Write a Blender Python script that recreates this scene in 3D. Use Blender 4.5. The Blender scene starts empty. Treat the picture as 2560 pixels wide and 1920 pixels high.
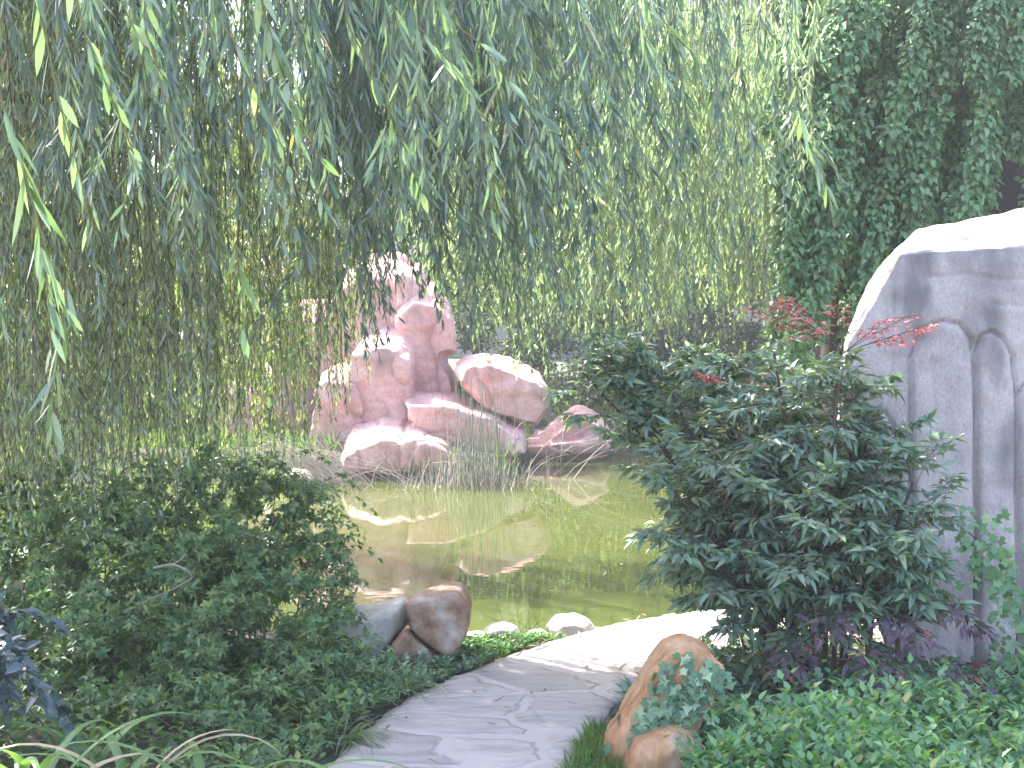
import bpy, bmesh, math, random
import numpy as np
from mathutils import Vector, noise, Matrix
random.seed(7)
R = np.random.default_rng(11)
scene = bpy.context.scene
COL = scene.collection
rad = math.radians

# ------------------------------------------------------------------ camera
FPX, CAMZ, PITCH = 3517.0, 1.6, rad(1.79)
cd = bpy.data.cameras.new('camera'); cam = bpy.data.objects.new('camera', cd); COL.objects.link(cam)
cam.location = (0, 0, CAMZ); cam.rotation_euler = (math.pi/2 - PITCH, 0, 0)
cd.sensor_width = 36; cd.lens = 18/(1280/FPX); cd.clip_start = .05; cd.clip_end = 600
scene.camera = cam

def at(px, py, Y):
    """point at distance Y whose picture position is px,py (photo pixels)"""
    u = (px-1280)/FPX; v = (960-py)/FPX
    dy = math.cos(PITCH) + v*math.sin(PITCH); dz = -math.sin(PITCH) + v*math.cos(PITCH)
    return Vector((u/dy*Y, Y, CAMZ + dz/dy*Y))

# ------------------------------------------------------------------ object helpers
def tag(o, label=None, cat=None, group=None, kind=None):
    if label: o['label'] = label
    if cat: o['category'] = cat
    if group: o['group'] = group
    if kind: o['kind'] = kind
    return o
def thing(name, loc, label, cat, group=None):
    o = bpy.data.objects.new(name, None); COL.objects.link(o); o.location = loc; o.empty_display_size = .1
    return tag(o, label, cat, group)
def link(name, me, mat, parent=None, smooth=False):
    o = bpy.data.objects.new(name, me); COL.objects.link(o)
    for m in (mat if isinstance(mat, (list, tuple)) else [mat]): me.materials.append(m)
    if smooth: me.polygons.foreach_set('use_smooth', np.ones(len(me.polygons), bool))
    if parent is not None:
        o.parent = parent; o.matrix_parent_inverse = Matrix.Translation(-parent.location)
    return o

class Geo:
    def __init__(s): s.v = []; s.f = []; s.n = []; s.c = 0
    def add(s, V, F):
        """F: (M,k) array"""
        V = np.asarray(V, np.float32).reshape(-1, 3); F = np.asarray(F, np.int32)
        s.v.append(V); s.f.append((F + s.c).ravel()); s.n.append(np.full(len(F), F.shape[1], np.int32)); s.c += len(V)
    def mesh(s, name='mesh'):
        me = bpy.data.meshes.new(name)
        V = np.concatenate(s.v); L = np.concatenate(s.f); N = np.concatenate(s.n)
        me.vertices.add(len(V)); me.vertices.foreach_set('co', V.ravel())
        me.loops.add(len(L)); me.loops.foreach_set('vertex_index', L)
        me.polygons.add(len(N)); me.polygons.foreach_set('loop_start', np.concatenate(([0], np.cumsum(N)[:-1])).astype(np.int32))
        me.update(calc_edges=True); me.validate()
        return me
    def build(s, name, mat, parent=None, smooth=False): return link(name, s.mesh(name), mat, parent, smooth)

def unit(a): return a/np.maximum(np.linalg.norm(a, axis=-1, keepdims=True), 1e-9)

# leaf templates: (t along, half width, fold height), faces by size
def T_strip(ts, ws):
    V = [(0, 0, 0)]
    for t, w in zip(ts, ws): V += [(t, -w, 0), (t, w, 0)]
    V.append((1, 0, 0)); k = len(ts)
    tri = [(0, 2, 1), (2*k-1, 2*k, 2*k+1)]; quad = [(2*i+1, 2*i+2, 2*i+4, 2*i+3) for i in range(k-1)]
    return np.array(V, float), [np.array(tri), np.array(quad)] if quad else [np.array(tri)]
def T_fold(ts, ws, h):
    V = [(0, 0, 0)]
    for t, w in zip(ts, ws): V += [(t, -w, h*w), (t, 0, 0), (t, w, h*w)]
    V.append((1, 0, 0)); k = len(ts); e = 3*k+1
    tri = [(0, 2, 1), (0, 3, 2), (e-3, e-2, e), (e-2, e-1, e)]; quad = []
    for i in range(k-1):
        a = 3*i+1; quad += [(a, a+1, a+4, a+3), (a+1, a+2, a+5, a+4)]
    return np.array(V, float), [np.array(tri), np.array(quad)] if quad else [np.array(tri)]
WIL = T_strip((.22, .5, .78), (.75, 1, .62))
WIF = T_strip((.4,), (1,))
OVA = T_fold((.28, .6), (1, .72), .45)
OVS = T_fold((.42,), (1,), .4)
_a = [(0,0,0),(.1,-.55,.05),(.42,-.45,0),(.52,-1,.08),(.7,-.38,0),(1,0,-.05),(.7,.38,0),(.52,1,.08),(.42,.45,0),(.1,.55,.05),(.35,0,.0)]
IVY = (np.array(_a, float), [np.array([(10, i, (i+1) % 10) for i in range(10)])[:, ::-1]])

def leaves(g, tpl, P, D, N, L, W, curl=None):
    V, FF = tpl; n = len(P)
    if n == 0: return
    D = unit(D); S = unit(np.cross(D, N)); N = np.cross(S, D)
    L = np.broadcast_to(L, n); W = np.broadcast_to(W, n)
    c = np.zeros(n) if curl is None else np.broadcast_to(curl, n)
    t, w, h = V[:, 0], V[:, 1], V[:, 2]
    X = P[:, None] + D[:, None]*(t[None, :, None]*L[:, None, None]) + S[:, None]*(w[None, :, None]*W[:, None, None]) \
        + N[:, None]*((h[None]*W[:, None] - c[:, None]*L[:, None]*t[None]**2)[..., None])
    base = g.c; nv = len(V)
    g.v.append(X.reshape(-1, 3).astype(np.float32)); g.c += n*nv
    off = (np.arange(n)*nv + base)[:, None, None]
    for F in FF:
        g.f.append((off + F[None]).reshape(-1).astype(np.int32)); g.n.append(np.full(n*len(F), F.shape[1], np.int32))

def tube(g, P, r, k=4):
    P = np.asarray(P, float); m = len(P); r = np.broadcast_to(np.asarray(r, float), m)
    T = unit(np.gradient(P, axis=0)); ref = np.array([.3, .9, .2]) if abs(T[0][2]) > .7 else np.array([0, 0, 1.])
    A = unit(np.cross(T, ref)); B = np.cross(T, A)
    th = np.arange(k)/k*2*np.pi
    X = P[:, None] + r[:, None, None]*(A[:, None]*np.cos(th)[None, :, None] + B[:, None]*np.sin(th)[None, :, None])
    i = np.arange(m-1)[:, None]*k; j = np.arange(k)[None]; j2 = (j+1) % k
    F = np.stack([i+j, i+j2, i+k+j2, i+k+j], -1).reshape(-1, 4)
    g.add(X, F)
def bez(pts, n):
    """smooth curve through pts"""
    P = np.asarray(pts, float); m = len(P); t = np.linspace(0, m-1, n); i = np.clip(t.astype(int), 0, m-2); f = (t-i)[:, None]
    Q = np.vstack([2*P[0]-P[1], P, 2*P[-1]-P[-2]])
    a, b, c, d = Q[i], Q[i+1], Q[i+2], Q[i+3]
    return .5*((2*b)+(c-a)*f+(2*a-5*b+4*c-d)*f**2+(3*b-a-3*c+d)*f**3)
def ribbon(g, P, w, side, fold=.25):
    """strap leaf: three verts per station"""
    P = np.asarray(P, float); m = len(P); T = unit(np.gradient(P, axis=0)); S = unit(np.cross(T, np.broadcast_to(np.cross(side, (0, 0, 1.))*1.0 + np.array([0, 0, .01]), P.shape)))
    S = unit(np.broadcast_to(np.asarray(side, float), P.shape)); N = unit(np.cross(S, T)); w = np.asarray(w)[:, None]
    X = np.stack([P - S*w + N*w*fold, P, P + S*w + N*w*fold], 1)
    i = np.arange(m-1)*3
    g.add(X, np.concatenate([np.stack([i, i+1, i+4, i+3], 1), np.stack([i+1, i+2, i+5, i+4], 1)]))
def rdir(n):
    return unit(R.normal(size=(n, 3)))

# ------------------------------------------------------------------ materials
def newmat(name):
    m = bpy.data.materials.new(name); m.use_nodes = True; nt = m.node_tree
    return m, nt, nt.nodes, nt.links, nt.nodes['Principled BSDF'], nt.nodes['Material Output']
def ramp(nd, stops):
    r = nd.new('ShaderNodeValToRGB'); e = r.color_ramp.elements
    e[0].position, e[0].color = stops[0][0], (*stops[0][1], 1); e[1].position, e[1].color = stops[-1][0], (*stops[-1][1], 1)
    for p, c in stops[1:-1]:
        x = e.new(p); x.color = (*c, 1)
    return r
def leafmat(name, stops, trans=.4, rough=.45, spec=.4, boost=(1.5, 1.6, .6), under=0):
    m, nt, nd, lk, bs, out = newmat(name)
    geo = nd.new('ShaderNodeNewGeometry'); r = ramp(nd, stops); lk.new(geo.outputs['Random Per Island'], r.inputs[0])
    uc = r.outputs[0]
    if under:
        um = nd.new('ShaderNodeMix'); um.data_type = 'RGBA'; um.inputs[7].default_value = (.36, .42, .36, 1); uf = nd.new('ShaderNodeMath'); uf.operation = 'MULTIPLY'; uf.inputs[1].default_value = under
        lk.new(geo.outputs['Backfacing'], uf.inputs[0]); lk.new(uf.outputs[0], um.inputs[0]); lk.new(r.outputs[0], um.inputs[6]); uc = um.outputs[2]
    lk.new(uc, bs.inputs['Base Color']); bs.inputs['Roughness'].default_value = rough; bs.inputs['Specular IOR Level'].default_value = spec
    tr = nd.new('ShaderNodeBsdfTranslucent'); mx = nd.new('ShaderNodeMix'); mx.data_type = 'RGBA'; mx.blend_type = 'MULTIPLY'; mx.inputs[0].default_value = 1
    lk.new(r.outputs[0], mx.inputs[6]); mx.inputs[7].default_value = (*boost, 1); lk.new(mx.outputs[2], tr.inputs[0])
    ms = nd.new('ShaderNodeMixShader'); ms.inputs[0].default_value = trans
    lk.new(bs.outputs[0], ms.inputs[1]); lk.new(tr.outputs[0], ms.inputs[2]); lk.new(ms.outputs[0], out.inputs[0])
    return m
def rockmat(name, stops, scale=3, bump=.3, rough=.8, fine=40, stain=None, stretch=(1, 1, 1), bdist=.02, wet=False):
    m, nt, nd, lk, bs, out = newmat(name)
    tc = nd.new('ShaderNodeTexCoord'); mp = nd.new('ShaderNodeMapping'); mp.inputs['Scale'].default_value = stretch; lk.new(tc.outputs['Object'], mp.inputs[0])
    n1 = nd.new('ShaderNodeTexNoise'); n1.inputs['Scale'].default_value = scale; n1.inputs['Detail'].default_value = 8; n1.inputs['Roughness'].default_value = .62
    n2 = nd.new('ShaderNodeTexNoise'); n2.inputs['Scale'].default_value = fine; n2.inputs['Detail'].default_value = 6; n2.inputs['Roughness'].default_value = .7
    lk.new(mp.outputs[0], n1.inputs[0]); lk.new(mp.outputs[0], n2.inputs[0])
    r = ramp(nd, stops); lk.new(n1.outputs[0], r.inputs[0]); col = r.outputs[0]
    mx = nd.new('ShaderNodeMix'); mx.data_type = 'RGBA'; mx.blend_type = 'OVERLAY'; mx.inputs[0].default_value = .5
    lk.new(col, mx.inputs[6]); lk.new(n2.outputs[0], mx.inputs[7]); col = mx.outputs[2]
    if stain:
        n3 = nd.new('ShaderNodeTexNoise'); n3.inputs['Scale'].default_value = stain[1]; n3.inputs['Detail'].default_value = 5
        mp3 = nd.new('ShaderNodeMapping'); mp3.inputs['Scale'].default_value = stain[3] if len(stain) > 3 else (1, 1, 1); lk.new(tc.outputs['Object'], mp3.inputs[0]); lk.new(mp3.outputs[0], n3.inputs[0])
        r3 = ramp(nd, [(stain[2], (0, 0, 0)), (min(1, stain[2]+.14), (1, 1, 1))]); lk.new(n3.outputs[0], r3.inputs[0])
        m3 = nd.new('ShaderNodeMix'); m3.data_type = 'RGBA'; lk.new(r3.outputs[0], m3.inputs[0]); lk.new(col, m3.inputs[6]); m3.inputs[7].default_value = (*stain[0], 1); col = m3.outputs[2]
    if wet:
        gp = nd.new('ShaderNodeNewGeometry'); sp = nd.new('ShaderNodeSeparateXYZ'); lk.new(gp.outputs['Position'], sp.inputs[0]); wa_ = nd.new('ShaderNodeMath'); wa_.operation = 'MULTIPLY_ADD'; wa_.inputs[1].default_value = -.3
        lk.new(n1.outputs[0], wa_.inputs[0]); lk.new(sp.outputs['Z'], wa_.inputs[2]); wr = ramp(nd, [(0, (1, 1, 1)), (.09, (0, 0, 0))]); wo = nd.new('ShaderNodeMath'); wo.operation = 'ADD'; wo.inputs[1].default_value = .32; lk.new(wa_.outputs[0], wo.inputs[0]); lk.new(wo.outputs[0], wr.inputs[0])
        wm = nd.new('ShaderNodeMix'); wm.data_type = 'RGBA'; lk.new(wr.outputs[0], wm.inputs[0]); lk.new(col, wm.inputs[6]); wm.inputs[7].default_value = (.13, .085, .075, 1); col = wm.outputs[2]
    lk.new(col, bs.inputs['Base Color']); bs.inputs['Roughness'].default_value = rough; bs.inputs['Specular IOR Level'].default_value = .3
    ad = nd.new('ShaderNodeMath'); ad.operation = 'ADD'; lk.new(n1.outputs[0], ad.inputs[0])
    ml = nd.new('ShaderNodeMath'); ml.operation = 'MULTIPLY'; ml.inputs[1].default_value = .35; lk.new(n2.outputs[0], ml.inputs[0]); lk.new(ml.outputs[0], ad.inputs[1])
    b = nd.new('ShaderNodeBump'); b.inputs['Strength'].default_value = bump; b.inputs['Distance'].default_value = bdist; lk.new(ad.outputs[0], b.inputs['Height']); lk.new(b.outputs[0], bs.inputs['Normal'])
    return m

M = {}
M['willow'] = leafmat('willow_leaf_shaded', [(0, (.055, .09, .078)), (.5, (.085, .135, .105)), (.95, (.14, .2, .135)), (.985, (.22, .22, .11)), (1, (.25, .19, .09))], .36, .3, .8, (1.5, 1.6, .85), .4)  # shade of the near curtain put into a darker, bluer leaf colour
M['willow_left'] = leafmat('willow_leaf_olive', [(0, (.05, .07, .04)), (.35, (.095, .135, .055)), (.7, (.155, .205, .085)), (.88, (.24, .29, .13)), (.95, (.3, .28, .17)), (1, (.3, .21, .12))], .5, .24, 1., (1.7, 1.75, 1.), .65)  # olive leaf; whitish highlights put into the pale end of the ramp
M['willow_shoot'] = leafmat('willow_leaf_lit', [(0, (.09, .15, .085)), (.6, (.13, .2, .11)), (1, (.2, .27, .14))], .42, .26, 1., (1.6, 1.7, .8), .6)  # same leaf lightened, brightness of the lit shoots put into its colour
M['willow_sun'] = leafmat('willow_leaf_sunlit', [(0, (.14, .19, .12)), (.6, (.2, .26, .165)), (1, (.31, .37, .23))], .55, .28, .9, (1.65, 1.75, 1.15), .5)  # same leaf lightened again, sunlight on the strands put into its colour
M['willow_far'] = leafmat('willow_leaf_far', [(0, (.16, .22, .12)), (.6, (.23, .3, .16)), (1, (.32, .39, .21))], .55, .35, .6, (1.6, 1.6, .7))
M['vine'] = leafmat('vine_leaf', [(0, (.12, .225, .12)), (.6, (.18, .3, .16)), (1, (.26, .38, .18))], .3, .5, .4)
M['nandina'] = leafmat('nandina_leaf', [(0, (.11, .18, .14)), (.6, (.175, .255, .19)), (.95, (.24, .31, .18)), (1, (.16, .1, .07))], .25, .42, .5)
M['nandina_red'] = leafmat('nandina_red_leaf', [(0, (.42, .1, .1)), (1, (.58, .2, .17))], .3, .45, .4, (1.3, .9, .8))
M['nandina_purple'] = leafmat('nandina_purple_leaf', [(0, (.09, .06, .085)), (.8, (.14, .09, .11)), (.95, (.12, .12, .06)), (1, (.4, .06, .07))], .25, .45, .4, (1.2, 1, 1))
M['jasmine'] = leafmat('jasmine_leaf', [(0, (.06, .115, .055)), (.5, (.11, .19, .08)), (.93, (.2, .28, .1)), (1, (.25, .24, .07))], .38, .4, .45)
M['darkleaf'] = leafmat('dark_broad_leaf', [(0, (.05, .08, .09)), (1, (.08, .115, .125))], .15, .35, .5)
M['cover'] = leafmat('ground_cover_leaf', [(0, (.07, .16, .085)), (.5, (.12, .25, .12)), (.9, (.2, .35, .14)), (.97, (.3, .38, .14)), (1, (.34, .3, .12))], .35, .4, .45)
M['ivy'] = leafmat('variegated_ivy_leaf', [(0, (.08, .16, .09)), (.6, (.16, .26, .16)), (1, (.38, .48, .32))], .25, .45, .4)
M['grass'] = leafmat('grass_blade', [(0, (.06, .13, .03)), (.7, (.1, .19, .05)), (1, (.25, .27, .1))], .4, .5, .3)
M['strap'] = leafmat('strap_leaf', [(0, (.09, .17, .07)), (.7, (.14, .24, .09)), (1, (.22, .32, .15))], .3, .38, .45)
M['strap_dry'] = leafmat('dry_strap_leaf', [(0, (.4, .3, .18)), (1, (.55, .45, .3))], .25, .6, .2, (1, 1, 1))
M['straw'] = leafmat('dry_straw', [(0, (.3, .24, .22)), (.6, (.42, .36, .33)), (1, (.55, .48, .4))], .2, .6, .2, (1, 1, 1))
M['reed'] = leafmat('reed_stem', [(0, (.13, .15, .12)), (.6, (.2, .22, .18)), (1, (.38, .34, .28))], .2, .5, .3, (1, 1, 1))
M['bgleaf'] = leafmat('background_leaf', [(0, (.07, .12, .06)), (.6, (.11, .17, .08)), (1, (.17, .24, .1))], .5, .45, .4)
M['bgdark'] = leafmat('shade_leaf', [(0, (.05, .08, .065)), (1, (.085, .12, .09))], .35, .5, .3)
M['bark'] = rockmat('bark', [(.3, (.045, .035, .03)), (.7, (.13, .1, .08))], 6, .6, .9, 60, None, (3, 3, .6))
M['twig'] = rockmat('twig_bark', [(.3, (.13, .13, .05)), (.7, (.22, .2, .08))], 6, .2, .7, 60)
M['stem'] = rockmat('shrub_stem', [(.3, (.07, .045, .045)), (.7, (.14, .09, .085))], 6, .3, .8, 60)
M['deadwood'] = rockmat('dead_wood', [(.3, (.16, .12, .1)), (.7, (.3, .24, .2))], 6, .3, .8, 60)
M['pink'] = rockmat('pink_rock', [(.3, (.44, .225, .205)), (.5, (.57, .335, .305)), (.68, (.65, .43, .4))], 1.6, .45, .85, 26, ((.33, .2, .18), 2.2, .56, (1, 1, .5)), wet=True)
M['pale'] = rockmat('pale_render_rock', [(.3, (.33, .27, .265)), (.5, (.45, .375, .375)), (.7, (.53, .45, .445))], 1.8, .8, .9, 80, ((.21, .18, .185), 3.2, .5, (1, 1, .45)), (1, 1, .6))
M['brown'] = rockmat('brown_boulder', [(.3, (.1, .05, .03)), (.42, (.24, .13, .08)), (.54, (.34, .225, .165)), (.68, (.48, .41, .37))], 6, .6, .7, 90, ((.12, .05, .03), 5, .62))
M['grey'] = rockmat('grey_boulder', [(.25, (.3, .25, .22)), (.5, (.43, .38, .345)), (.75, (.56, .51, .47))], 3.5, .3, .75, 50)
M['orange'] = rockmat('orange_rock', [(.28, (.13, .06, .032)), (.42, (.33, .16, .075)), (.55, (.42, .26, .15)), (.68, (.5, .42, .35))], 4.2, .45, .75, 40, ((.17, .09, .06), 4.5, .6, (1.5, 1, .5)), (1.6, 1, .5))
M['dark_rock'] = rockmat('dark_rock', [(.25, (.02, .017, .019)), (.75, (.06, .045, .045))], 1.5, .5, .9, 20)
M['cobble'] = rockmat('cobble', [(.25, (.4, .36, .31)), (.75, (.6, .56, .5))], 7, .2, .75, 70)
M['wall'] = rockmat('building_render', [(.3, (.55, .49, .54)), (.7, (.62, .56, .61))], 1, .1, .9, 20)
M['trim'] = rockmat('building_trim', [(.3, (.3, .2, .19)), (.7, (.38, .26, .25))], 1, .1, .8, 20)
m, nt, nd, lk, bs, out = newmat('window_glass'); bs.inputs['Base Color'].default_value = (.05, .06, .08, 1); bs.inputs['Roughness'].default_value = .1; M['glass'] = m
m, nt, nd, lk, bs, out = newmat('black_cable'); bs.inputs['Base Color'].default_value = (.03, .03, .03, 1); bs.inputs['Roughness'].default_value = .6; M['cable'] = m
m, nt, nd, lk, bs, out = newmat('white_petal'); bs.inputs['Base Color'].default_value = (.8, .8, .74, 1); M['petal'] = m

M['litter'] = leafmat('dry_leaf', [(0, (.1, .07, .04)), (.6, (.25, .19, .1)), (1, (.4, .34, .16))], .1, .6, .3, (1, 1, 1))
# soil
m, nt, nd, lk, bs, out = newmat('soil'); M['soil'] = m
tc = nd.new('ShaderNodeTexCoord'); n1 = nd.new('ShaderNodeTexNoise'); n1.inputs['Scale'].default_value = 1.3; n1.inputs['Detail'].default_value = 8; lk.new(tc.outputs['Object'], n1.inputs[0])
n2 = nd.new('ShaderNodeTexNoise'); n2.inputs['Scale'].default_value = 35; n2.inputs['Detail'].default_value = 8; n2.inputs['Roughness'].default_value = .75; lk.new(tc.outputs['Object'], n2.inputs[0])
r1 = ramp(nd, [(.35, (.06, .045, .035)), (.5, (.1, .08, .06)), (.62, (.07, .1, .035))]); lk.new(n1.outputs[0], r1.inputs[0])
mx = nd.new('ShaderNodeMix'); mx.data_type = 'RGBA'; mx.blend_type = 'OVERLAY'; mx.inputs[0].default_value = .7; lk.new(r1.outputs[0], mx.inputs[6]); lk.new(n2.outputs[0], mx.inputs[7]); lk.new(mx.outputs[2], bs.inputs['Base Color'])
bs.inputs['Roughness'].default_value = .95; b = nd.new('ShaderNodeBump'); b.inputs['Strength'].default_value = .8; b.inputs['Distance'].default_value = .03; lk.new(n2.outputs[0], b.inputs['Height']); lk.new(b.outputs[0], bs.inputs['Normal'])

# flagstones
m, nt, nd, lk, bs, out = newmat('flagstone'); M['flag'] = m
tc = nd.new('ShaderNodeTexCoord'); wn = nd.new('ShaderNodeTexNoise'); wn.inputs['Scale'].default_value = 3.5; wn.inputs['Detail'].default_value = 4; lk.new(tc.outputs['Object'], wn.inputs[0])
vm = nd.new('ShaderNodeMix'); vm.data_type = 'RGBA'; vm.blend_type = 'ADD'; vm.inputs[0].default_value = .16; lk.new(tc.outputs['Object'], vm.inputs[6]); lk.new(wn.outputs['Color'], vm.inputs[7])
ve = nd.new('ShaderNodeTexVoronoi'); ve.feature = 'DISTANCE_TO_EDGE'; ve.inputs['Scale'].default_value = 2.25; lk.new(vm.outputs[2], ve.inputs[0])
vc = nd.new('ShaderNodeTexVoronoi'); vc.feature = 'F1'; vc.inputs['Scale'].default_value = 2.25; lk.new(vm.outputs[2], vc.inputs[0])
sx = nd.new('ShaderNodeSeparateColor'); lk.new(vc.outputs['Color'], sx.inputs[0])
rs = ramp(nd, [(0, (.255, .22, .21)), (.5, (.34, .295, .28)), (1, (.43, .375, .35))]); lk.new(sx.outputs[0], rs.inputs[0])
n2 = nd.new('ShaderNodeTexNoise'); n2.inputs['Scale'].default_value = 9; n2.inputs['Detail'].default_value = 9; n2.inputs['Roughness'].default_value = .7; mpf = nd.new('ShaderNodeMapping'); mpf.inputs['Scale'].default_value = (.6, 1.6, 1); lk.new(tc.outputs['Object'], mpf.inputs[0]); lk.new(mpf.outputs[0], n2.inputs[0])
ms = nd.new('ShaderNodeMix'); ms.data_type = 'RGBA'; ms.blend_type = 'OVERLAY'; ms.inputs[0].default_value = .7; lk.new(rs.outputs[0], ms.inputs[6]); lk.new(n2.outputs[0], ms.inputs[7])
nj = nd.new('ShaderNodeTexNoise'); nj.inputs['Scale'].default_value = 2.2; lk.new(tc.outputs['Object'], nj.inputs[0])
sub = nd.new('ShaderNodeMath'); sub.operation = 'MULTIPLY_ADD'; sub.inputs[1].default_value = -.07; lk.new(nj.outputs[0], sub.inputs[0]); lk.new(ve.outputs['Distance'], sub.inputs[2])
rj = ramp(nd, [(-.0, (0, 0, 0)), (.035, (1, 1, 1))]); lk.new(sub.outputs[0], rj.inputs[0])
mj = nd.new('ShaderNodeMix'); mj.data_type = 'RGBA'; lk.new(rj.outputs[0], mj.inputs[0]); mj.inputs[6].default_value = (.42, .365, .34, 1); lk.new(ms.outputs[2], mj.inputs[7]); lk.new(mj.outputs[2], bs.inputs['Base Color'])
bs.inputs['Roughness'].default_value = .7; bs.inputs['Specular IOR Level'].default_value = .35
ad = nd.new('ShaderNodeMath'); ad.operation = 'MULTIPLY_ADD'; ad.inputs[1].default_value = .6; lk.new(n2.outputs[0], ad.inputs[0]); lk.new(rj.outputs[0], ad.inputs[2])
b = nd.new('ShaderNodeBump'); b.inputs['Strength'].default_value = .6; b.inputs['Distance'].default_value = .025; lk.new(ad.outputs[0], b.inputs['Height']); lk.new(b.outputs[0], bs.inputs['Normal'])

# water
m, nt, nd, lk, bs, out = newmat('pond_water'); M['water'] = m
tc = nd.new('ShaderNodeTexCoord'); n1 = nd.new('ShaderNodeTexNoise'); n1.inputs['Scale'].default_value = .8; n1.inputs['Detail'].default_value = 4; lk.new(tc.outputs['Object'], n1.inputs[0])
r1 = ramp(nd, [(.3, (.066, .08, .019)), (.7, (.08, .095, .025))]); lk.new(n1.outputs[0], r1.inputs[0]); lk.new(r1.outputs[0], bs.inputs['Base Color'])
bs.inputs['Roughness'].default_value = .012; bs.inputs['IOR'].default_value = 1.38; bs.subsurface_method = 'BURLEY'; bs.inputs['Subsurface Weight'].default_value = 1; bs.inputs['Subsurface Radius'].default_value = (1, 1, .7); bs.inputs['Subsurface Scale'].default_value = .45
n2 = nd.new('ShaderNodeTexNoise'); n2.inputs['Scale'].default_value = 5; n2.inputs['Detail'].default_value = 2; mp = nd.new('ShaderNodeMapping'); mp.inputs['Scale'].default_value = (.6, 1.3, 1); lk.new(tc.outputs['Object'], mp.inputs[0]); lk.new(mp.outputs[0], n2.inputs[0])
b = nd.new('ShaderNodeBump'); b.inputs['Strength'].default_value = .05; b.inputs['Distance'].default_value = .01; lk.new(n2.outputs[0], b.inputs['Height']); lk.new(b.outputs[0], bs.inputs['Normal'])

# ------------------------------------------------------------------ terrain, water, path
WZ = -.25
def smooth(a, b, x):
    t = np.clip((x-a)/(b-a), 0, 1); return t*t*(3-2*t)
def shore_near(x): return np.where(x > -1, 8.5+.14*x, 8.36+(-1-x)*.7) + .12*np.sin(x*2.3)
def shore_far(x):
    return 18.5 + 4.2*smooth(-.1, .5, x) + .2*np.sin(x*1.7)
def terrain(x, y):
    x = np.asarray(x, float); y = np.asarray(y, float)
    a = y - shore_near(x); b = shore_far(x) - y; c = np.minimum(13 + x, 2.35 + .15*np.sin(y*1.9) + 5*smooth(15.5, 18.5, y) - x)
    d = np.minimum(np.minimum(a, b), c)
    base = .02 + .1*smooth(1.2, 4, x) + .18*smooth(-.9, -3.5, x) - .12*smooth(7.3, 8.0, y)*(1-smooth(9, 12, y))
    far = smooth(17, 24, y); base = base*(1-far) + far*(-.14 + .55*smooth(19.5, 24, y) + .6*smooth(26, 45, y))
    z = base*(1-smooth(-.55, .0, d)) + smooth(-.55, .0, d)*(WZ+.0) - .6*smooth(0, 1.5, d)
    return z + .02*np.sin(3.1*x+1.3*y)*np.cos(2.3*y-x)*(1-smooth(-.6, 0, d))
def path_clear(x, y): pass
PL = bez([(-1.9,-2),(-1.3,2),(-.9,4.2),(-.67,5.26),(-.54,5.92),(-.33,6.47),(.04,7.12),(.48,7.71),(.85,8.05),(1.4,8.3),(2.5,8.5),(4.5,8.5),(7,8.3)], 200)
PR = bez([(-.9,-2),(-.4,2),(0,4.2),(.22,5.26),(.36,5.8),(.5,6.2),(.68,6.6),(.9,6.95),(1.15,7.2),(1.6,7.4),(2.6,7.5),(4.5,7.5),(7,7.2)], 200)
def axis(segs):
    return np.unique(np.concatenate([np.arange(a, b, s) for a, b, s in segs] + [[segs[-1][1]]]))
gx = axis([(-220, -40, 30), (-40, -14, 3), (-14, -4, .5), (-4, 5, .12), (5, 14, .5), (14, 40, 3), (40, 220, 30)])
gy = axis([(-60, -6, 6), (-6, 3, .6), (3, 11, .12), (11, 16, .4), (16, 25, .15), (25, 45, 1), (45, 300, 30)])
X, Y = np.meshgrid(gx, gy); Z = terrain(X, Y)
# press the ground just under the path
from mathutils import kdtree
pm = (PL+PR)/2; hw = np.linalg.norm(PL-PR, axis=1)/2
dd = np.sqrt(((np.stack([X, Y], -1)[:, :, None]-pm[None, None, ::4])**2).sum(-1)) - hw[None, None, ::4]
dd = dd.min(-1); k = 1-smooth(.0, .3, dd); Z = Z*(1-k) + k*np.minimum(Z, -.02)
g = Geo(); w_ = len(gx); i = np.arange(len(gy)-1)[:, None]*w_; j = np.arange(w_-1)[None]
g.add(np.stack([X, Y, Z], -1), np.stack([i+j, i+j+1, i+w_+j+1, i+w_+j], -1).reshape(-1, 4))
tag(g.build('ground', M['soil'], smooth=True), kind='structure')
g = Geo(); g.add([(-13.5, 7.2, WZ), (13.5, 7.2, WZ), (13.5, 24.5, WZ), (-13.5, 24.5, WZ)], [(0, 1, 2, 3)])
tag(g.build('water', M['water']), kind='structure')
g = Geo(); n = 200; c = 15; rows = []
for q in range(n):
    jl = .035*noise.noise((q*.33, 1, 0)) + .02*noise.noise((q*.9, 5, 0)); jr = .035*noise.noise((q*.33, 9, 0))
    l = Vector(PL[q]); r_ = Vector(PR[q]); d = (r_-l).normalized(); l = l + d*jl; r_ = r_ + d*jr
    pts = [(l.x, l.y, -.3)]
    for e in range(c):
        p = l.lerp(r_, e/(c-1)); pts.append((p.x, p.y, .024 + .006*noise.noise((p.x*3, p.y*3, 0)) - (.012 if e in (0, c-1) else 0)))
    pts.append((r_.x, r_.y, -.3)); rows.append(pts)
w_ = c+2; i = np.arange(n-1)[:, None]*w_; j = np.arange(w_-1)[None]
g.add(np.array(rows), np.stack([i+j, i+j+1, i+w_+j+1, i+w_+j], -1).reshape(-1, 4))
tag(g.build('path', M['flag'], smooth=True), kind='structure')

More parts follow.
